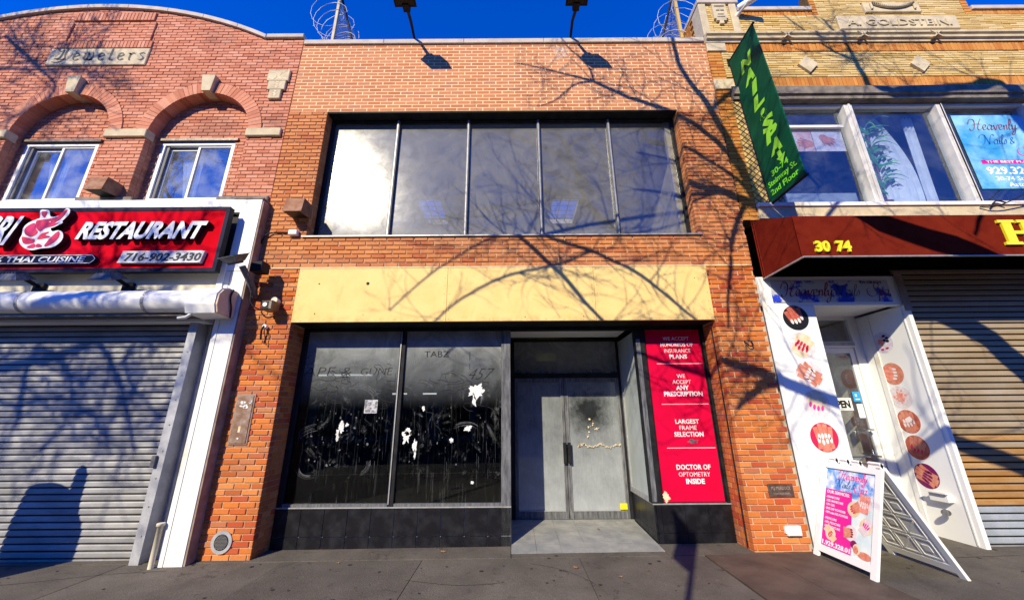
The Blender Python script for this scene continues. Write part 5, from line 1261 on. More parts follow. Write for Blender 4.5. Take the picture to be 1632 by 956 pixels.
def frond(m, p, ang, L_, w_, droop, mat='leaf'):
    P = []; d = Vector((math.cos(ang), math.sin(ang) * .22, .8)); q = Vector(p)
    for k in range(8):
        P.append(q.copy()); q = q + d.normalized() * L_ / 7; d.z -= droop
    side = Vector((-math.sin(ang) * .3, math.cos(ang) * .3, .6)).normalized()
    V = []
    for k, q in enumerate(P):
        f = k / 7; ww = w_ * math.sin(math.pi * (.08 + .92 * f) ** .8) if f < 1 else 0
        V += [q - side * ww, q + Vector((0, -.006, 0)), q + side * ww]
    F = []
    for k in range(7): F += [(k * 3, k * 3 + 1, k * 3 + 4, k * 3 + 3), (k * 3 + 1, k * 3 + 2, k * 3 + 5, k * 3 + 4)]
    m.add(V, F, mat, True)
for lvl, cnt in ((6.85, 14), (6.45, 12), (6.1, 11), (5.75, 10), (5.5, 6)):
    for k in range(cnt):
        mm = MB(); frond(mm, (6.84, .34, lvl + rn.uniform(-.12, .08)), rn.uniform(0, 6.28), rn.uniform(.32, .52), rn.uniform(.018, .03), rn.uniform(.17, .3)); mm.build('leaf', t)
t = empty('window_photo_strip', (5.5, .2, 6.25), 'strip of pink hand and foot photographs inside the first upstairs window of the tan building', 'poster')
m = MB(); m.box(4.80, 5.62, .19, .194, 6.26, 6.73, 'pinkprint'); m.build('photo', t)
m = MB(); m.box(5.63, 6.19, .19, .194, 6.26, 6.73, 'printbg'); m.build('photo', t)
def hand(m, fr, cx, cz, s, ang, skin, nail, n=4, spread=.16, side=1):
    """a flat printed hand: palm, fingers, thumb, nails.  fr(u,v,lift)->3-D"""
    ca, sa = math.cos(ang), math.sin(ang)
    def T(u, v, l): return fr(cx + (u * ca - v * sa) * s, cz + (u * sa + v * ca) * s, l)
    def cap(x0, y0, x1, y1, r0, r1, mat, l):
        d = Vector((x1 - x0, y1 - y0)); a0 = math.atan2(d.y, d.x); P = []
        for k in range(7): a = a0 + math.pi / 2 + math.pi * k / 6; P.append((x0 + math.cos(a) * r0, y0 + math.sin(a) * r0))
        for k in range(7): a = a0 - math.pi / 2 + math.pi * k / 6; P.append((x1 + math.cos(a) * r1, y1 + math.sin(a) * r1))
        m.add([T(u, v, l) for u, v in P], [tuple(range(14))], mat)
    cap(0, -.50, 0, -.18, .38, .42, skin, .0012)
    for k in range(n):
        a = (k - (n - 1) / 2) * spread; x0 = (k - (n - 1) / 2) * .21; L_ = (.62, .78, .74, .56)[k % 4]
        x1, y1 = x0 + math.sin(a) * L_, .02 + math.cos(a) * L_
        cap(x0, 0, x1, y1, .115, .095, skin, .0016 + k * .0002)
        cap(x1 - math.sin(a) * .06, y1 - math.cos(a) * .06, x1 + math.sin(a) * .08, y1 + math.cos(a) * .08, .060, .055, nail, .0028)
    cap(side * .36, -.35, side * .66, .08, .12, .09, skin, .0014); cap(side * .62, .02, side * .68, .11, .05, .045, nail, .0028)
def fr_y(Y): return lambda u, v, l: (u, Y - l, v)
m = MB(); hand(m, fr_y(.19), 5.15, 6.47, .20, -1.2, 'skin1', 'nailw'); hand(m, fr_y(.19), 5.45, 6.45, .20, 1.3, 'skin1', 'nailw', side=-1); hand(m, fr_y(.19), 5.9, 6.5, .2, -2.2, 'skin1', 'nailw'); m.build('printed_hands', t)
t = empty('ceiling_spotlight', (7.6, 1.5, 6.6), 'white oval ceiling lamp behind the glass right of the houseplant', 'lamp')
m = MB(); m.disc((7.15, .9, 6.15), .085, (-.2, -1, -.3), 'letter_w', 20, .02, sq=.45); m.tube([(7.15, .92, 6.17), (7.15, .95, 7.8)], .004, 'alum', 5); m.build('shade', t)
t = empty('window_banner', (9.2, .2, 5.5), 'blue nail salon banner with pink script inside the upstairs window at the right edge', 'banner')
part('sheet', t, 'bluesign', [(8.33, 9.78, .155, .161, 5.42, 7.02)])
m = MB(); f_ = lambda u, v, l: (u, .154 - l, v)
cursive(m, 'Heavenly', f_, 8.62, 6.68, .115, 'maroon_i', .075); cursive(m, 'Nails &', f_, 8.72, 6.36, .10, 'blue_i', .08); cursive(m, 'Spa', f_, 9.32, 6.12, .11, 'pink_i', .075)
m.box(8.52, 9.78, .150, .154, 5.94, 6.02, 'magenta')
text(m, 'THE BEST PLACE FOR', (9.17, .1495, 5.952), .05, 'letter_w', width=1.15, bold=.02)
text(m, '929.328.0174', (9.22, .153, 5.72), .15, 'letter_w', width=1.36, bold=.03); text(m, '30-74 Steinway St', (9.17, .153, 5.58), .09, 'letter_w', width=1.05, bold=.02); text(m, 'Astoria, NY', (9.2, .153, 5.46), .09, 'letter_w', width=.75, bold=.02)
m.build('lettering', t)
t = empty('overhead_wire', (8.3, -.3, 4.95), 'thin black service wire rising to the right over the awning top', 'wire')
m = MB(); m.tube(catmull([(7.85, -.05, 4.93), (8.2, -.15, 4.96), (9.2, -.5, 5.5), (10.5, -.9, 6.3)]), .010, 'black', 6)
m.tube(catmull([(8.0, -.08, 4.93), (8.1, -.10, 5.02), (8.25, -.1, 4.98)]), .012, 'black', 6); m.build('wire', t)

# ---- maroon awning
aw = empty('awning', (7.5, -.4, 3.7), 'long maroon canvas box awning with yellow numbers over the nail salon', 'awning')
AY = -.865; ax0, ax1 = 4.0, 11.2
m = MB(); m.add([(ax0, AY, 3.70), (ax1, AY, 3.70), (ax1, AY, 4.32), (ax0, AY, 4.32)], [(0, 1, 2, 3)], 'awning')
m.add([(ax0, AY, 3.70), (ax0, AY, 4.32), (ax0, -.002, 4.72), (ax0, -.002, 3.70)], [(0, 1, 2, 3)], 'awning')
m.add([(ax0, AY, 4.32), (ax1, AY, 4.32), (ax1, -.002, 4.72), (ax0, -.002, 4.72)], [(0, 1, 2, 3)], 'awning')
m.build('canvas', aw)
m = MB()
for p0, p1 in (((ax0 - .008, AY - .008, 3.69), (ax1, AY - .008, 3.69)), ((ax0 - .008, AY - .008, 3.69), (ax0 - .008, -.01, 3.69))): m.tube([p0, p1], .013, 'alum', 6)
m.build('bottom_edge', aw)
m = MB()
for p0, p1 in (((ax0 - .004, AY + .01, 3.70), (ax0 - .004, AY + .01, 4.32)), ((ax0 - .006, -.012, 3.70), (ax0 - .006, -.012, 4.72)), ((ax0 - .008, -.06, 3.70), (ax0 - .008, -.06, 4.70))):
    m = MB(); m.tube([p0, p1], .010, 'awning', 6); m.build('frame_tube', aw)
for body, x0, x1, z, h in (('30', 4.17, 4.38, 3.765, .155), ('74', 4.46, 4.67, 3.765, .155)): letters(aw, body, x0, x1, z, h, AY - .002, 'yellow', 'yellow', .03, .04, .035)
m = MB(); hx, hz, hw = 6.86, 3.845, .40
for x in (hx, hx + hw - .13): m.box(x, x + .13, AY - .03, AY - .003, hz, hz + .375, 'yellow')
for x in (hx - .05, hx + hw - .18):
    for z in (hz - .001, hz + .335): m.box(x, x + .23, AY - .032, AY - .003, z, z + .042, 'yellow')
m.box(hx + .13, hx + hw - .13, AY - .03, AY - .003, hz + .16, hz + .21, 'yellow'); m.build('letter', aw)
# ---- green blade sign
bs = empty('blade_sign', (4.3, -.4, 5.0), 'green projecting nail and spa sign with lime letters and a downward arrow', 'sign')
BX = 4.27
def bxz(z): return 4.25 + (8.1 - z) / 3.1 * .14
def byo(z): return -.76 - (8.1 - z) / 3.1 * .06
m = MB(); m.hexa([(bxz(5.05) - .012, byo(5.05), 5.05), (bxz(5.05) + .012, byo(5.05), 5.05), (bxz(5.05) + .012, -.04, 5.05), (bxz(5.05) - .012, -.04, 5.05), (bxz(8.15) - .012, byo(8.15), 8.15), (bxz(8.15) + .012, byo(8.15), 8.15), (bxz(8.15) + .012, -.04, 8.15), (bxz(8.15) - .012, -.04, 8.15)], 'green'); m.build('panel', bs)
m = MB()
for z in (5.03, 8.17): m.tube([(bxz(z), .02, z), (bxz(z), byo(z) - .03, z)], .022, 'black', 8)
m.tube([(bxz(5.0), -.035, 5.0), (bxz(8.18), -.035, 8.18)], .016, 'black', 8)
m.cbox(BX - .05, BX + .05, -.02, .02, 8.08, 8.26, 'black'); m.cbox(bxz(5) - .05, bxz(5) + .05, -.02, .02, 4.93, 5.10, 'black'); m.build('bracket', bs)
RT, UP = (0, -1, 0), (0, 0, 1)
m = MB()
for ch, z, y in (('N', 7.60, -.36), ('A', 7.30, -.36), ('I', 7.02, -.38), ('L', 6.72, -.39), ('&', 6.46, -.40), ('S', 6.20, -.42), ('P', 5.98, -.43), ('A', 5.74, -.45)):
    text(m, ch, (bxz(z) - .016, y - .02, z), .23 if ch != '&' else .17, 'lime', RT, (-.045, -.28, .96), bold=.055, width=.12 if ch == 'I' else (.27 if ch != '&' else .18), thick=.002)
m.add([(bxz(z) - .017, y - .02, z) for y, z in ((-.44, 5.72), (-.52, 5.72), (-.53, 5.62), (-.60, 5.62), (-.50, 5.50), (-.40, 5.62), (-.45, 5.62))], [tuple(range(7))], 'lime')
m.build('lettering', bs)
m = MB()
for s_, z, w_ in (('30-74', 5.40, .36), ('Steinway St.', 5.26, .60), ('2nd Floor', 5.11, .58)): text(m, s_, (bxz(z) - .018, -.43, z + .02), .10, 'lime2', RT, (-.045, 0, 1), bold=.02, width=w_ * 1.08, thick=.002)
m.build('small_lettering', bs)
# ---- CCTV
t = empty('security_camera', (4.7, -.1, 9.55), 'white bullet security camera on the parapet of the tan building', 'security camera')
m = MB(); m.tube([(4.62, .0, 9.40), (4.66, -.10, 9.43), (4.72, -.20, 9.47)], [.05, .03, .03], 'whitep', 10); m.build('bracket', t)
m = MB(); m.tube([(4.62, -.10, 9.49), (4.92, -.32, 9.55)], .065, 'whitep', 14); m.build('camera_body', t)
m = MB(); m.tube([(4.90, -.31, 9.548), (4.965, -.355, 9.56)], [.070, .066], 'black', 14); m.build('lens_hood', t)

# ---- nail salon entrance
en = empty('salon_entrance', (5.0, 0, GZ(5.0)), 'white salon entrance with glass door, photo-covered side panel and transom', 'entrance')
part('front_panel', en, 'white', [(3.93, 4.68, -.004, .12, -.10, 3.25)])
part('panel_edge', en, 'white_stain', [(3.885, 3.945, -.02, -.005, -.09, 3.70)])
part('header_board', en, 'white', [(3.885, 6.14, .004, .12, 3.255, 3.73)])
part('entrance_ceiling', en, 'white', [(4.55, 6.08, .12, 1.1, 3.29, 3.34)])
m = MB(); m.box(6.08, 6.14, -.03, .98, -.1, 3.253, 'white'); m.build('side_wall', en)
part('side_wall_trim', en, 'brownwood', [(6.05, 6.16, -.045, -.031, 3.15, 3.80)])
part('side_wall_trim', en, 'white_stain', [(6.066, 6.079, .62, .70, -.02, 3.24), (6.070, 6.079, .04, .06, -.02, 3.24)])
part('inner_wall', en, 'white', [(4.60, 4.68, .12, 1.0, -.1, 3.29)])
DY2 = .86
part('door_frame', en, 'white', [(4.68, 4.78, DY2, DY2 + .10, -.05, 3.29), (5.93, 6.078, DY2 + .0, DY2 + .10, -.05, 3.29), (4.78, 5.93, DY2, DY2 + .10, 2.74, 2.85), (4.78, 5.93, DY2, DY2 + .10, 3.24, 3.29)])
part('door_rail', en, 'alum', [(4.78, 5.93, DY2 - .02, DY2, 2.775, 2.83)])
m = MB(); m.box(4.78, 5.93, DY2 + .05, DY2 + .056, 2.85, 3.24, 'glass_blue'); m.build('transom_glass', en)
d = part('door', en, 'white', [(4.79, 4.87, DY2 + .02, DY2 + .06, -.03, 2.735), (5.84, 5.92, DY2 + .02, DY2 + .06, -.03, 2.735), (4.87, 5.84, DY2 + .02, DY2 + .06, 2.65, 2.735), (4.87, 5.84, DY2 + .02, DY2 + .06, -.03, .22)])
m = MB(); m.box(4.87, 5.84, DY2 + .035, DY2 + .041, .22, 2.65, 'glass_blue'); m.build('door_glass', d)
m = MB(); m.tube([(5.80, DY2 - .0, 1.40), (5.80, DY2 - .07, 1.40), (5.68, DY2 - .07, 1.38), (5.68, DY2 - .07, 1.03), (5.80, DY2 - .07, 1.0), (5.80, DY2, 1.0)], .014, 'chrome', 8); m.build('door_handle', d)
m = MB(); m.box(4.90, 5.72, DY2 + .012, DY2 + .022, .98, .995, 'alum'); m.box(4.90, 5.72, DY2 + .012, DY2 + .022, .88, .895, 'alum'); m.build('push_bar', d)
part('lobby', en, 'gold', [(4.7, 6.6, 2.6, 2.65, -.05, 3.35), (4.65, 4.7, 1.0, 2.6, -.05, 3.35), (6.1, 6.15, 1.0, 2.6, -.05, 3.35)]); part('lobby_floor', en, 'cream', [(4.7, 6.1, .98, 2.6, -.06, -.03)]); part('lobby_ceiling', en, 'cream', [(4.7, 6.1, .98, 2.6, 3.35, 3.37)])
# printed photo discs, on the front panel and on the side wall
def fingers(m, fr, Rr, skin, nail, ang, seed):
    """a printed close-up of fingers: straight tapering strips across the disc with nails at their tips"""
    rn_ = random.Random(seed); ca, sa = math.cos(ang), math.sin(ang)
    for s_ in ((1, -1) if seed % 3 else (1,)):
        for k in range(4):
            x0 = (k - 1.5) * .40 * Rr * (.9 if s_ == 1 else .75); w_ = .165 * Rr
            y0 = s_ * (math.sqrt(max(.01, Rr * Rr - (abs(x0) + w_) ** 2)) - .01 * Rr); y1 = s_ * (-.30 + .12 * abs(k - 1.4) + rn_.uniform(-.06, .06)) * Rr * (1 if s_ == 1 else .2)
            x1 = x0 * .8
            P = [(x0 - w_, y0), (x0 + w_, y0), (x1 + w_ * .85, y1)] + [(x1 + math.cos(math.pi * q / 6) * w_ * .85, y1 - s_ * math.sin(math.pi * q / 6) * w_ * 1.1) for q in range(1, 6)] + [(x1 - w_ * .85, y1)]
            m.add([fr(u * ca - v * sa, u * sa + v * ca, .0006 + k * .0001 + (.0008 if s_ < 0 else 0)) for u, v in P], [tuple(range(len(P)))], skin)
            Q = [(x1 + math.cos(2 * math.pi * q / 12) * w_ * .62, y1 - s_ * .03 * Rr + math.sin(2 * math.pi * q / 12) * w_ * 1.25) for q in range(12)]
            m.add([fr(u * ca - v * sa, u * sa + v * ca, .0022) for u, v in Q], [tuple(range(12))], nail)
DISC = [('skin2', 'nailw', 'letter_k'), ('gold', 'nailr', 'printbg'), ('skin1', 'nailw', 'printbg'), ('gold', 'pink_i', 'printbg'), ('skin1', 'nailw', 'nailr')]
DL = ['dark-skinned hands with long pale nails', 'blonde-toned hand with red nails', 'crossed hands on pale ground', 'pale flowers and feet', 'fingers with white nails']
rn = random.Random(6)
for k, z in enumerate((3.055, 2.63, 2.20, 1.775, 1.33)):
    c = (4.36, -.005, z); sk, na, bgm = DISC[k]
    m = MB(); m.disc(c, .195, (0, -1, 0), bgm if bgm != 'skin1' else 'coral', 36, .0015)
    f_ = fr_y(-.0066)
    fingers(m, lambda u, v, l: (4.36 + u, -.0066 - l, z + v), .195, sk, na, (.3, -.6, .9, -.3, .0)[k], k + 3)
    m.build('photo_disc', en, label='printed disc of ' + DL[k])
DL2 = ['peeled coral powder and black drops', 'two hands meeting at the fingertips', 'coral powder splash', 'red fingers holding a pale bottle', 'red nails on dark ground', 'plum nails on purple ground']
def fr_x(u, v, l): return (6.0785 - l, .0 - u, v)     # text direction: -y is to the right when seen from the street side
for k, z in enumerate((2.755, 2.25, 1.885, 1.525, 1.155, .765)):
    y = .50 - .01 * k; r_ = .172
    bgm = ('printbg2', 'skin1', 'printbg', 'skin2', 'skin2', 'nailp')[k]
    m = MB(); m.disc((6.0795, y, z), r_, (-1, 0, 0), bgm, 36, .0015)
    ff = lambda u, v, l: (6.0775 - l, y - u, z + v)
    if k in (0, 2):
        for q in range(70 if k == 2 else 12):
            a, rr = rn.uniform(0, 6.28), abs(rn.gauss(0, .05 if k == 2 else .045)); s_ = rn.uniform(.006, .026) if k == 2 else rn.uniform(.02, .04)
            rr = min(rr, r_ - s_ - .01); cu_, cv = math.cos(a) * rr - (.03 if k == 0 else 0), math.sin(a) * rr + .02
            m.add([ff(cu_ + math.cos(2 * math.pi * w_ / 9) * s_ * rn.uniform(.6, 1.1), cv + math.sin(2 * math.pi * w_ / 9) * s_ * rn.uniform(.6, 1.1), .0004 + q * .00002) for w_ in range(9)], [tuple(range(9))], 'coral')
        if k == 0:
            for cu_, cv in ((.05, .10), (.09, .06), (.04, .03), (.09, .01)): m.add([ff(cu_ + math.cos(2 * math.pi * w_ / 12) * .028, cv + math.sin(2 * math.pi * w_ / 12) * .02, .002) for w_ in range(12)], [tuple(range(12))], 'letter_k')
            for cu_, cv in ((-.03, -.11), (.05, -.10)): m.add([ff(cu_ + math.cos(2 * math.pi * w_ / 12) * .03, cv + math.sin(2 * math.pi * w_ / 12) * .016, .002) for w_ in range(12)], [tuple(range(12))], 'nailr')
    else:
        sk, na = {1: ('coral', 'nailw'), 3: ('skin1', 'nailw'), 4: ('skin1', 'nailr'), 5: ('skin1', 'nailp')}[k]
        fingers(m, ff, r_, sk, na, (0, 1.4, 0, .2, -.4, 1.0)[k], k + 11)
        if k == 3: m.add([ff(u, v, .0035) for u, v in ((.0, -.02), (.07, .01), (.05, .08), (-.02, .05))], [(0, 1, 2, 3)], 'nailw')
    m.build('photo_disc', en, label='printed disc of ' + DL2[k])
m = MB(); m.cbox(6.0, 6.079, .17, .42, .46, .56, 'whitep', .008); m.box(5.96, 6.0, .15, .44, .57, .585, 'white'); m.build('letter_slot', en)
m = MB(); m.tube([(6.079, .32, .35), (5.99, .26, .33)], .010, 'whitep', 6); m.disc((5.985, .25, .33), .052, (-.4, -1, 0), 'dusty', 18, .02, sq=.8); m.build('round_lamp', en)
t = empty('salon_header_sign', (4.9, 0, 3.30), 'grey and blue flowered nail salon sign with maroon script above the entrance', 'sign')
part('board', t, 'flowerprint', [(4.075, 5.93, -.012, .003, 3.305, 3.655)])
m = MB(); f_ = fr_y(-.0125)
cursive(m, 'Heavenly', f_, 4.26, 3.40, .105, 'maroon_i', .085); cursive(m, 'Nails', f_, 5.06, 3.40, .09, 'letter_k', .05); cursive(m, 'Spa', f_, 5.62, 3.40, .10, 'maroon_i', .07)
text(m, '929.328.0174', (5.66, -.0125, 3.605), .035, 'letter_k', width=.34, bold=.02); m.build('lettering', t)
t = empty('open_sign', (5.05, .85, 1.72), 'small white sign reading OPEN in black on the salon door glass', 'sign')
part('card', t, 'letter_w', [(5.20, 5.65, DY2 + .028, DY2 + .032, 1.70, 1.90)])
m = MB(); text(m, 'OPEN', (5.45, DY2 + .0275, 1.745), .115, 'letter_k', width=.33, bold=.05)
m.box(5.22, 5.63, DY2 + .0265, DY2 + .0275, 1.882, 1.888, 'letter_k'); m.box(5.22, 5.63, DY2 + .0265, DY2 + .0275, 1.712, 1.718, 'letter_k'); m.build('lettering', t)
t = empty('door_sticker', (5.75, .88, 1.7), 'blue and white stickers near the right edge of the salon door', 'sticker')
part('sticker', t, 'cyan_i', [(5.70, 5.82, DY2 + .028, DY2 + .032, 1.84, 2.0)]); part('sticker', t, 'letter_w', [(5.72, 5.82, DY2 + .028, DY2 + .032, 1.58, 1.80)])
m = MB(); m.box(5.73, 5.80, DY2 + .026, DY2 + .028, 1.87, 1.885, 'letter_w'); m.box(5.735, 5.765, DY2 + .026, DY2 + .028, 1.92, 1.96, 'letter_w'); m.build('print', t)
sr = shutter('roller_shutter', 'brown-stained roller shutter beside the nail salon, grey near the ground', 6.145, 11.2, -.08, 3.83, .0905, .10, lambda f, i: 'slat_grey' if i < 5 else ('slat_rust' if i < 15 and i % 2 == 0 else ('slat_rust' if i < 13 else 'slat_tan')))
part('housing', sr, 'interior', [(6.145, 11.2, .14, .5, 3.4, 3.9)])

# ---- A-frame board
af = empty('a_frame_sign', (4.3, -.5, GZ(4.3)), 'white folding A-frame pavement sign advertising nail services', 'pavement sign')
Y0, Y1, ZT, ZB = -.945, -.075, 1.04, GZ(3.9)
def AF(s):   # s=-1 street-left face, +1 back face; returns mapping (u across 0..1 along -y, v up 0..1, lift outward)
    xb, xt = (3.82, 4.205) if s < 0 else (4.80, 4.235)
    d = Vector((xt - xb, 0, ZT - ZB)).normalized(); nrm = Vector((-d.z, 0, d.x)) if s < 0 else Vector((d.z, 0, -d.x))
    return lambda u, v, l: tuple(Vector((xb + (xt - xb) * v, Y1 + (Y0 - Y1) * u, ZB + (ZT - ZB) * v)) + nrm * l)
for s in (-1, 1):
    F = AF(s); m = MB()
    def slab(u0, u1, v0, v1, l0, l1, mat): m.hexa([F(u, v, l) for v in (v0, v1) for u, l in ((u0, l1), (u1, l1), (u1, l0), (u0, l0))], mat)
    slab(0, .085, 0, 1.0, -.02, .012, 'whitep'); slab(.915, 1, 0, 1.0, -.02, .012, 'whitep'); slab(.085, .915, .055, .12, -.02, .012, 'whitep'); slab(.085, .915, .93, .985, -.02, .012, 'whitep')
    slab(.085, .915, .12, .93, -.016, -.008, 'whitep')
    for u in (.14, .34, .54): slab(u, u + .12, .985, 1.045, -.02, .012, 'whitep')
    slab(.80, .98, .985, 1.05, -.02, .012, 'whitep')
    m.build('front_board' if s < 0 else 'back_board', af)
    m = MB()       # moulded ribs on the hidden side
    def rib(u0, v0, u1, v1, w_=.012):
        a, c = Vector((u0, v0)), Vector((u1, v1)); d = (c - a).normalized() * w_; n_ = Vector((-d.y, d.x))
        q = [a - n_, c - n_, c + n_, a + n_]
        m.hexa([F(p.x, p.y, -.0165) for p in q] + [F(p.x, p.y, -.0215) for p in q], 'whitep')
    for i in range(3):
        for j in range(4):
            u, v = .12 + i * .26, .15 + j * .195
            rib(u, v, u + .22, v, .008); rib(u, v + .165, u + .22, v + .165, .008); rib(u, v, u, v + .165, .008); rib(u + .22, v, u + .22, v + .165, .008)
            if (i + j) % 2: rib(u + .02, v + .02, u + .2, v + .145, .01)
            else: rib(u + .06, v + .08, u + .16, v + .08, .03)
    m.build('ribs', af)
F = AF(-1); m = MB(); m.add([F(u, v, -.0065) for u, v in ((.10, .125), (.90, .125), (.90, .66), (.10, .66))], [(0, 1, 2, 3)], 'paleprint'); m.add([F(u, v, -.0065) for u, v in ((.10, .66), (.90, .66), (.90, .925), (.10, .925))], [(0, 1, 2, 3)], 'skyprint'); m.build('poster', af)
m = MB(); m.add([F(u, v, -.0055) for u, v in ((.10, .125), (.60, .125), (.56, .71), (.10, .71))], [(0, 1, 2, 3)], 'magenta')
Hh = (Vector(F(0, 1, 0)) - Vector(F(0, 0, 0))).length; Wd = Y1 - Y0
upv = (Vector(F(0, 1, 0)) - Vector(F(0, 0, 0))).normalized()
def at(s_, u, v, h, mat, w_, bold=.02): text(m, s_, F(u, v, -.0052), h, mat, (0, -1, 0), upv, bold=bold, width=w_, thick=.001, align='L')
for s_, v, w_ in (('OUR SERVICES:', .665, .34), ('-MANICURE', .615, .20), ('-GEL MANICURE', .575, .26), ('-UV GEL', .535, .14), ('-SNS DIP POWDER', .495, .30), ('-TIPS with SNS POWDER', .455, .34), ('-PEDICURE', .395, .18), ('-GEL PEDICURE', .355, .24), ('-SPA PEDICURE', .315, .24), ('-TINT', .275, .10)):
    at(s_, .13, v, .036 if v > .65 else .026, 'letter_w', w_, .02 if v > .65 else .008)
at('1.929.328.0174', .12, .14, .05, 'letter_w', .50, .03)
m.build('poster_text', af)
m = MB(); aff = lambda u, v, l: F(u / Wd, v / Hh, -.0055 + l)
cursive(m, 'Heavenly', aff, .30, .835 * Hh, .052, 'pink_i', .12, .0015); cursive(m, 'Nails &', aff, .26, .745 * Hh, .045, 'blue_i', .11, .0015); cursive(m, 'Spa', aff, .54, .725 * Hh, .048, 'pink_i', .11, .0015); m.build('script_lettering', af)
for (u, v, r_, a) in ((.60, .56, .085, 0), (.76, .63, .10, 1), (.25, .26, .075, 2), (.58, .33, .085, 3), (.80, .43, .085, 4)):
    m = MB(); C_ = Vector(F(u, v, -.0053)); nr_ = Vector((-upv.z, 0, upv.x))
    m.disc(C_, r_, nr_, 'printbg' if a % 2 else 'gold', 28, .001, up=upv)
    g_ = lambda uu, vv, l: tuple(Vector(F(u, v, -.004 + l)) + Vector((0, -1, 0)) * uu + upv * vv)
    fingers(m, g_, r_, ('skin1', 'coral', 'gold', 'skin1', 'printbg')[a], ('nailr', 'nailw', 'nailr', 'nailp', 'pink_i')[a], a * .9 - 1, a + 30); m.build('photo_disc', af)
m = MB()   # reclining woman's face printed at the bottom right corner: head, hair, shoulder
g_ = lambda uu, vv, l: F(uu, vv, -.005 + l)
def ell(cu_, cv, ru, rv, mat, l): m.add([g_(cu_ + math.cos(2 * math.pi * k / 20) * ru, cv + math.sin(2 * math.pi * k / 20) * rv, l) for k in range(20)], [tuple(range(20))], mat)
ell(.80, .165, .10, .035, 'skin1', .001); ell(.68, .20, .055, .05, 'gold', .0014); ell(.635, .235, .05, .038, 'nailp', .0012); ell(.67, .195, .04, .035, 'skin1', .0018); ell(.675, .205, .008, .004, 'letter_k', .002); ell(.70, .19, .008, .004, 'nailr', .002); m.build('printed_face', af)

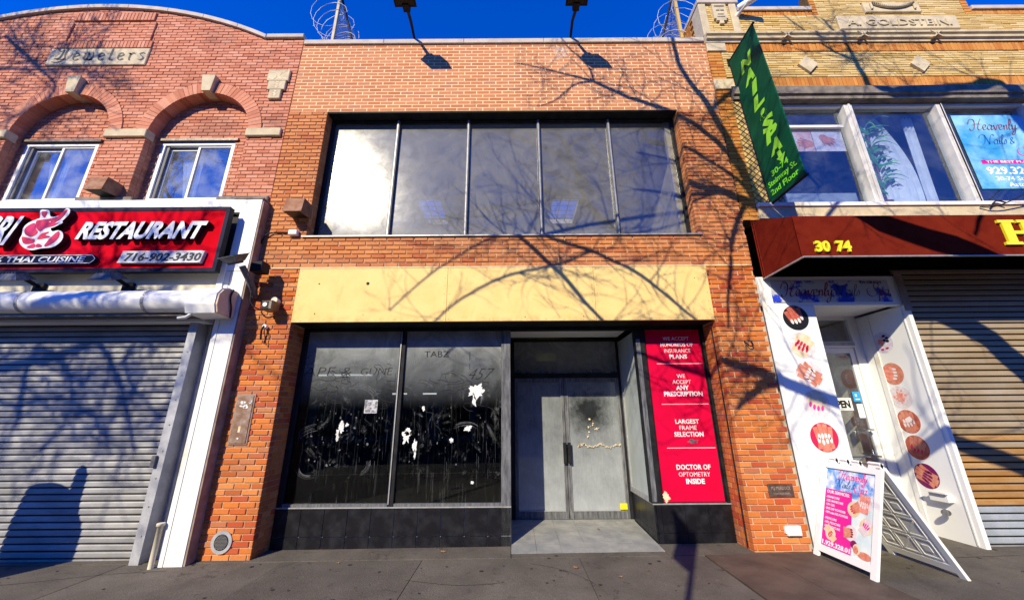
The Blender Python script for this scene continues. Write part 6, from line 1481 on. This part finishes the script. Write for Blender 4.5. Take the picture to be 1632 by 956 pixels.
# ================================================================== STREET THINGS OUTSIDE THE FRAME THAT SHADE AND MIRROR IN THE SCENE
def lift(P, d, dd=0): return Vector((P[0] - .51 * d, -d + dd, P[1] + .70 * d))
LIMBS = {
 'main': ([(8.85, -2.75), (8.65, -.6), (8.2, 1.2), (7.62, 2.32), (6.9, 3.05), (5.62, 3.63), (4.95, 4.25), (4.25, 4.99), (4.0, 5.95), (3.72, 7.05), (3.30, 8.04), (3.24, 8.8), (3.1, 9.6)], [0.273, 0.252, 0.231, 0.189, 0.163, 0.147, 0.126, 0.100, 0.079, 0.063, 0.047, 0.037, 0.021], 3.8),
 'low': ([(8.4, .4), (7.06, .98), (6.04, 1.36), (5.4, 1.45), (4.72, 1.78), (3.97, 2.08), (3.46, 2.30), (2.91, 2.5), (2.43, 2.65), (1.9, 2.85), (1.2, 3.0)], [0.138, 0.115, 0.103, 0.098, 0.086, 0.081, 0.069, 0.046, 0.034, 0.025, 0.014], 4.4),
 'top': ([(8.3, 1.0), (9.3, 3.0), (9.9, 5.2), (9.4, 7.4), (8.87, 7.52), (7.99, 7.40), (7.19, 7.34), (6.85, 7.5), (6.75, 8.0), (6.7, 8.49), (6.6, 8.82), (6.36, 9.34)], [0.187, 0.165, 0.154, 0.143, 0.143, 0.121, 0.077, 0.055, 0.050, 0.039, 0.031, 0.020], 4.4),
 'a': ([(4.1, 5.6), (3.94, 5.94), (3.59, 6.48), (2.98, 7.01), (2.2, 7.36), (1.58, 7.74), (1.04, 7.93), (.57, 8.09), (.08, 8.22)], [0.068, 0.063, 0.054, 0.048, 0.042, 0.033, 0.021, 0.015, 0.011], 3.5),
 'w': ([(4.25, 4.99), (3.61, 5.3), (3.3, 5.38), (3.14, 5.45), (2.66, 5.62), (2.1, 5.7)], [0.092, 0.075, 0.063, 0.057, 0.034, 0.017], 3.7),
 'w2': ([(4.16, 5.05), (3.97, 5.49), (3.4, 6.01), (2.99, 6.28), (2.2, 6.5)], [0.042, 0.039, 0.031, 0.022, 0.014], 3.6),
 'd': ([(4.0, 5.1), (3.73, 4.64), (3.60, 4.3), (3.51, 3.86), (3.39, 3.43), (3.3, 2.9)], [0.042, 0.036, 0.031, 0.028, 0.022, 0.014], 3.6),
 'f1': ([(3.61, 5.3), (2.2, 5.15), (1.0, 4.95), (.2, 4.75), (-.16, 4.61), (.13, 4.47), (.81, 3.77), (1.12, 3.35), (1.5, 2.9)], [0.036, 0.032, 0.028, 0.026, 0.036, 0.038, 0.036, 0.032, 0.022], 3.6),
 'f2': ([(3.61, 5.3), (2.4, 4.9), (1.2, 4.7), (.36, 4.57), (.57, 4.47), (1.3, 4.2), (1.96, 3.84), (2.4, 3.44), (2.9, 2.95)], [0.023, 0.023, 0.023, 0.025, 0.030, 0.030, 0.030, 0.027, 0.019], 3.7),
 'f3': ([(1.3, 4.2), (.7, 3.95), (.1, 3.82), (-.4, 3.62), (-.9, 3.3), (-1.3, 2.9)], [0.019, 0.022, 0.022, 0.019, 0.016, 0.014], 3.9),
 'f4': ([(.6, 4.7), (-.2, 4.5), (-.7, 4.25), (-1.3, 3.8), (-1.9, 3.2)], [0.019, 0.019, 0.016, 0.014, 0.010], 3.9),
 'a2': ([(1.6, 7.74), (1.5, 8.13), (1.14, 8.62), (.9, 9.0)], [0.024, 0.019, 0.015, 0.011], 3.5),
 'a3': ([(1.58, 7.74), (1.21, 7.66), (.84, 7.29), (.5, 7.15)], [0.021, 0.018, 0.013, 0.009], 3.5),
 'b3': ([(6.75, 8.2), (6.37, 8.45), (6.0, 8.91), (5.61, 9.43)], [0.039, 0.031, 0.022, 0.014], 4.2),
 'q': ([(4.72, 1.78), (4.2, 2.0), (3.75, 2.1), (3.50, 1.95), (3.22, 1.73)], [0.052, 0.058, 0.058, 0.046, 0.026], 4.4),
 'gl': ([(3.72, 7.05), (4.3, 7.5), (4.7, 7.0), (5.0, 6.3), (5.4, 5.6)], [0.039, 0.039, 0.039, 0.033, 0.026], 3.9),
 'aw': ([(5.62, 3.63), (5.2, 4.3), (5.4, 4.9), (6.0, 5.2)], [.05, .04, .03, .02], 4.0),
 'aw2': ([(9.9, 5.2), (8.9, 4.6), (8.2, 4.4), (7.3, 3.9), (6.9, 3.4)], [.09, .07, .05, .035, .02], 4.4),
}
def grow(name, loc, label, limbs, seed, tmin=.0022, group=None, dens=1.0, out=True):
    t = empty(name, loc, label, 'tree', group=group); rn = random.Random(seed)
    tw = MB()
    for key, (P, r_, d) in limbs.items():
        pts = [lift(p, d) for p in P]
        pts = catmull(pts, 4); rr = []
        for i in range(len(r_) - 1):
            for j in range(4): rr.append(r_[i] + (r_[i + 1] - r_[i]) * j / 4)
        rr.append(r_[-1])
        pts = [p + Vector((rn.uniform(-1, 1), rn.uniform(-1, 1), rn.uniform(-1, 1))) * min(.02, r_k * .25) for p, r_k in zip(pts, rr)]
        if any(in_view(p, 5) for p in pts): print('LIMB IN VIEW', key, [tuple(round(c, 2) for c in p) for p in pts if in_view(p, 5)][:3])
        m = MB(); m.tube(pts, rr, 'bark', 9); m.build('trunk' if key == 'main' else 'limb', t)
        n = int(len(pts) * dens)
        for i in range(n):
            k = rn.randrange(3, len(pts))
            if rr[k] > .16: continue
            p = pts[k].copy(); L_ = rn.uniform(.5, 1.5) * (1 if rr[k] > .02 else .6)
            dirv = Vector((rn.uniform(-1, 1), rn.uniform(-.6, .6), rn.uniform(-.6, .9))).normalized()
            stack = [(p, dirv, L_, min(rr[k] * .4, .013), 0)]
            while stack:
                q, dv, l_, ra, lv = stack.pop(); path = [q.copy()]; ns = 5
                for s_ in range(ns):
                    dv = (dv + Vector((rn.uniform(-.28, .28), rn.uniform(-.2, .2), rn.uniform(-.22, .28)))).normalized()
                    q = q + dv * l_ / ns; path.append(q.copy())
                    if lv < 2 and rn.random() < .5:
                        stack.append((q.copy(), (dv + Vector((rn.uniform(-.9, .9), rn.uniform(-.5, .5), rn.uniform(-.7, .7)))).normalized(), l_ * .55, ra * .6, lv + 1))
                if any(in_view(a, 25) for a in path) or any(a.y > -1.6 or a.z < .3 for a in path): continue
                tw.tube(path, [max(tmin, ra * (1 - .75 * s_ / ns)) for s_ in range(ns + 1)], 'bark', 4, caps=False)
    tw.build('twigs', t, kind='stuff')
    return t
grow('street_tree', (6.8, -4.0, GZ(6.8)), 'big bare street tree at the kerb to the right, seen only as shadow and reflection', LIMBS, 21, dens=1.0)
L2 = {
 'main': ([(-10.6, -6), (-10.4, -1.5), (-9.9, 0.8), (-9.2, 2.0), (-8.8, 2.6), (-8.9, 4.0)], [.17, .15, .12, .09, .07, .05], 8.6),
 's': ([(-9.2, 2.0), (-8.6, 2.2), (-7.78, 2.42), (-6.98, 2.60), (-6.41, 2.87), (-5.7, 3.08), (-5.0, 3.6), (-4.6, 4.5)], [.09, .08, .075, .07, .06, .055, .04, .02], 6.8),
 's2': ([(-6.41, 2.87), (-6.1, 2.5), (-5.74, 1.95), (-5.4, 1.26)], [.05, .05, .04, .025], 6.8),
 's3': ([(-6.9, 2.6), (-7.32, 2.7), (-7.33, 2.23), (-7.18, 1.61)], [.05, .045, .04, .02], 6.8),
 's4': ([(-5.7, 3.08), (-5.9, 2.5), (-5.5, 2.0), (-5.1, 1.7)], [.03, .03, .025, .015], 6.8),
 's5': ([(-7.9, 2.2), (-7.4, 1.9), (-6.7, 2.0), (-6.1, 1.7), (-5.7, 1.2)], [.03, .03, .028, .02, .012], 6.8),
 's6': ([(-6.98, 2.6), (-6.6, 2.2), (-6.5, 1.7), (-6.8, 1.2)], [.035, .03, .02, .012], 6.8),
 's7': ([(-5.0, 3.6), (-5.4, 3.9), (-6.2, 3.5), (-7.2, 3.7)], [.03, .03, .02, .012], 6.8),
 'j0': ([(-7.8, 3.3), (-8.9, 4.8), (-9.9, 6.4), (-10.3, 7.6), (-10.26, 8.97), (-9.75, 8.64), (-9.22, 8.22), (-8.66, 7.67), (-8.85, 7.23), (-9.21, 6.94)], [.05, .05, .045, .04, .04, .035, .03, .025, .02, .012], 5.2),
 'j1': ([(-9.22, 8.22), (-8.9, 8.6), (-8.46, 8.94), (-8.1, 9.3)], [.022, .018, .014, .01], 5.2),
 'j2': ([(-10.3, 7.8), (-9.93, 8.15), (-9.22, 8.12), (-8.46, 8.14), (-7.9, 8.0)], [.03, .03, .025, .016, .008], 5.2),
}
grow('street_tree', (-14.9, -8.6, GZ(-14)), 'slimmer bare street tree to the left by the kerb, seen only as shadow', L2, 5, dens=1.7, tmin=.0075)
# street sign that throws its shadow on the pavement
t = empty('street_sign', (-.86, -6.25, GZ(-.9)), 'steel street sign pole at the kerb behind the viewer, seen only as shadow', 'street sign')
m = MB(); m.tube([(-.86, -6.25, -.2), (-.86, -6.25, 4.72)], .032, 'galv', 10); m.build('pole', t)
m = MB(); m.box(-.875, -.850, -6.21, -5.74, 3.86, 4.66, 'white'); m.build('sign_plate', t)
# added domed shape, cut to throw the bulky shadow on the left shutter
t = empty('shadow_shape', (-7.15, -1.75, GZ(-7)), 'unseen domed shape with a post just left of the view, added for its shadow', 'shadow caster')
m = MB(); bz = GZ(-7)
q = [(-7.62, bz), (-6.84, bz), (-6.82, bz + 1.80)] + [(-7.22 + .38 * math.cos(math.pi * k / 12), bz + 1.86 + .20 * math.sin(math.pi * k / 12)) for k in range(10)] + [(-7.56, bz + 1.6)]
m.prism(q, 'y', -2.0, -1.5, 'navy'); m.build('body', t)
m = MB(); m.tube([(-6.96, -1.75, bz + 1.8), (-6.94, -1.75, bz + 2.0), (-6.93, -1.75, bz + 2.2), (-6.93, -1.75, bz + 2.36), (-6.93, -1.75, bz + 2.42)], [.16, .10, .085, .08, .04], 'black', 10); m.build('post', t)
part('shape_plate', t, 'black', [(-7.45, -6.85, -2.03, -2.001, bz + 1.1, bz + 1.4)])
# unseen houses across the street, mirrored in the glass, raised to block low sky
rn = random.Random(9)
for k, (x0, x1, h, mt, lab) in enumerate(((-34, -17, 12.0, 'opp', 'brown brick row building across the street at the far left'), (-16.9, -3, 9.6, 'opp2', 'lower grey rendered shop building across the street left of the centre'),
                                          (-2.9, 11, 12.5, 'opp', 'taller brown brick building across the street right of the grey one'), (11.1, 30, 10.8, 'opp2', 'wide grey rendered building across the street at the far right'))):
    t = empty('row_building', ((x0 + x1) / 2, -26, -.2), lab, 'building', group='buildings across the street')
    m = MB(); m.box(x0, x1, -36, -26, -.4, h, mt); m.build('wall', t)
    m = MB(); m.cbox(x0 - .1, x1 + .1, -36, -25.75, h, h + .3, 'stone_dark', .02); m.build('cornice', t)
    n = int((x1 - x0) / 2.8)
    for i in range(n):
        x = x0 + (i + .5) * (x1 - x0) / n
        for zz in (4.2, 7.3):
            if zz + 2.4 > h: continue
            m = MB(); m.box(x - .55, x + .55, -26.0, -25.96, zz, zz + 1.8, 'darkglass'); m.box(x - .65, x + .65, -26, -25.9, zz - .12, zz - .01, 'stone_dark'); m.build('window', t)
        m = MB(); m.box(x - 1.1, x + 1.1, -26.0, -25.95, .3, 3.0, 'darkglass'); m.build('shop_window', t)
# gum spots and cracks in the pavement
rn = random.Random(31); m = MB()
for _ in range(90):
    x, y = rn.uniform(-6.5, 6.3), rn.uniform(-1.5, .0); s = rn.uniform(.008, .028); z = GZ(x) + .0035
    m.add([(x + math.cos(2 * math.pi * k / 9) * s * rn.uniform(.8, 1.1), y + math.sin(2 * math.pi * k / 9) * s, z) for k in range(9)], [tuple(range(9))], 'joint')
m.build('gum_spots', pav, kind='stuff')
m = MB()
for P in ([(-6.4, -.75), (-5.6, -.62), (-4.9, -.40), (-4.2, -.30)], [(-3.4, -.02), (-2.9, .03), (-2.2, -.01), (-1.6, .05), (-1.0, .03)], [(-2.9, -.3), (-2.7, -.02), (-2.55, .2)], [(.2, -.25), (.6, -.5), (.9, -.95), (1.0, -1.5)], [(4.9, -.5), (5.3, -.3), (6.2, -.25)], [(-1.2, -.7), (-.6, -.85), (-.1, -.8)]):
    c = catmull([(x, y, 0) for x, y in P], 8); w_ = .004
    for a, b_ in zip(c[:-1], c[1:]):
        a = a + Vector((0, rn.uniform(-.006, .006), 0)); 
        m.add([(a.x, a.y - w_, GZ(a.x) + .0032), (b_.x, b_.y - w_, GZ(b_.x) + .0032), (b_.x, b_.y + w_, GZ(b_.x) + .0032), (a.x, a.y + w_, GZ(a.x) + .0032)], [(0, 1, 2, 3)], 'joint')
m.build('cracks', pav, kind='stuff')
# fallen leaves and grit
rn = random.Random(14)
spots = [(-2.2, -.15, 'dry curled leaf by the tiled base under the left shop window'), (.74, -.42, 'dry oak leaf on the sidewalk in front of the entrance'), (1.18, -.72, 'small brown leaf on the sidewalk near the entrance centre'), (-.95, .2, 'yellowish curled leaf against the black tiles left of the entrance'), (1.55, -.55, 'small brown leaf right of the entrance on the sidewalk'), (1.3, .95, 'dry leaf lying on the entrance tiles')]
for x, y, lab in spots:
    m = MB(); zz = GZ(x) + .006 + (.05 if y > .5 else 0); a0 = rn.uniform(0, 6.28); s = .045 if 'oak' in lab or 'yellow' in lab else .026; P = []
    for k in range(14):
        a = a0 + 2 * math.pi * k / 14; r_ = s * (1.0 if k % 2 else .5) * rn.uniform(.8, 1.2); P.append((x + math.cos(a) * r_, y + math.sin(a) * r_, zz + rn.uniform(0, .014)))
    m.add([(x, y, zz + .004)] + P, [(0, k + 1, (k + 1) % 14 + 1) for k in range(14)], 'dryleaf'); m.build('fallen_leaf', None, label=lab, cat='leaf', group='fallen leaves')
m = MB()
for _ in range(260):
    x, y = rn.choice(((rn.uniform(-3.4, 3.2), rn.uniform(.25, .37)), (rn.uniform(-3.4, -1.8), rn.uniform(-.1, .35)), (rn.uniform(1.0, 1.95), rn.uniform(.7, 1.4)), (rn.uniform(2.6, 3.2), rn.uniform(-.02, .36))))
    if -.03 < x < 2.0 and y < .6: continue
    z = GZ(x) + .005 + (.065 * (y - .1) if -.03 < x < 2 else 0); s = rn.uniform(.003, .011); a = rn.uniform(0, 3.1)
    m.add([(x - math.cos(a) * s, y - math.sin(a) * s, z), (x + math.sin(a) * s * .5, y - math.cos(a) * s * .5, z + .003), (x + math.cos(a) * s, y + math.sin(a) * s, z), (x - math.sin(a) * s * .5, y + math.cos(a) * s * .5, z + .005)], [(0, 1, 2, 3)], 'dryleaf')
m.build('leaf_litter', None, kind='stuff')
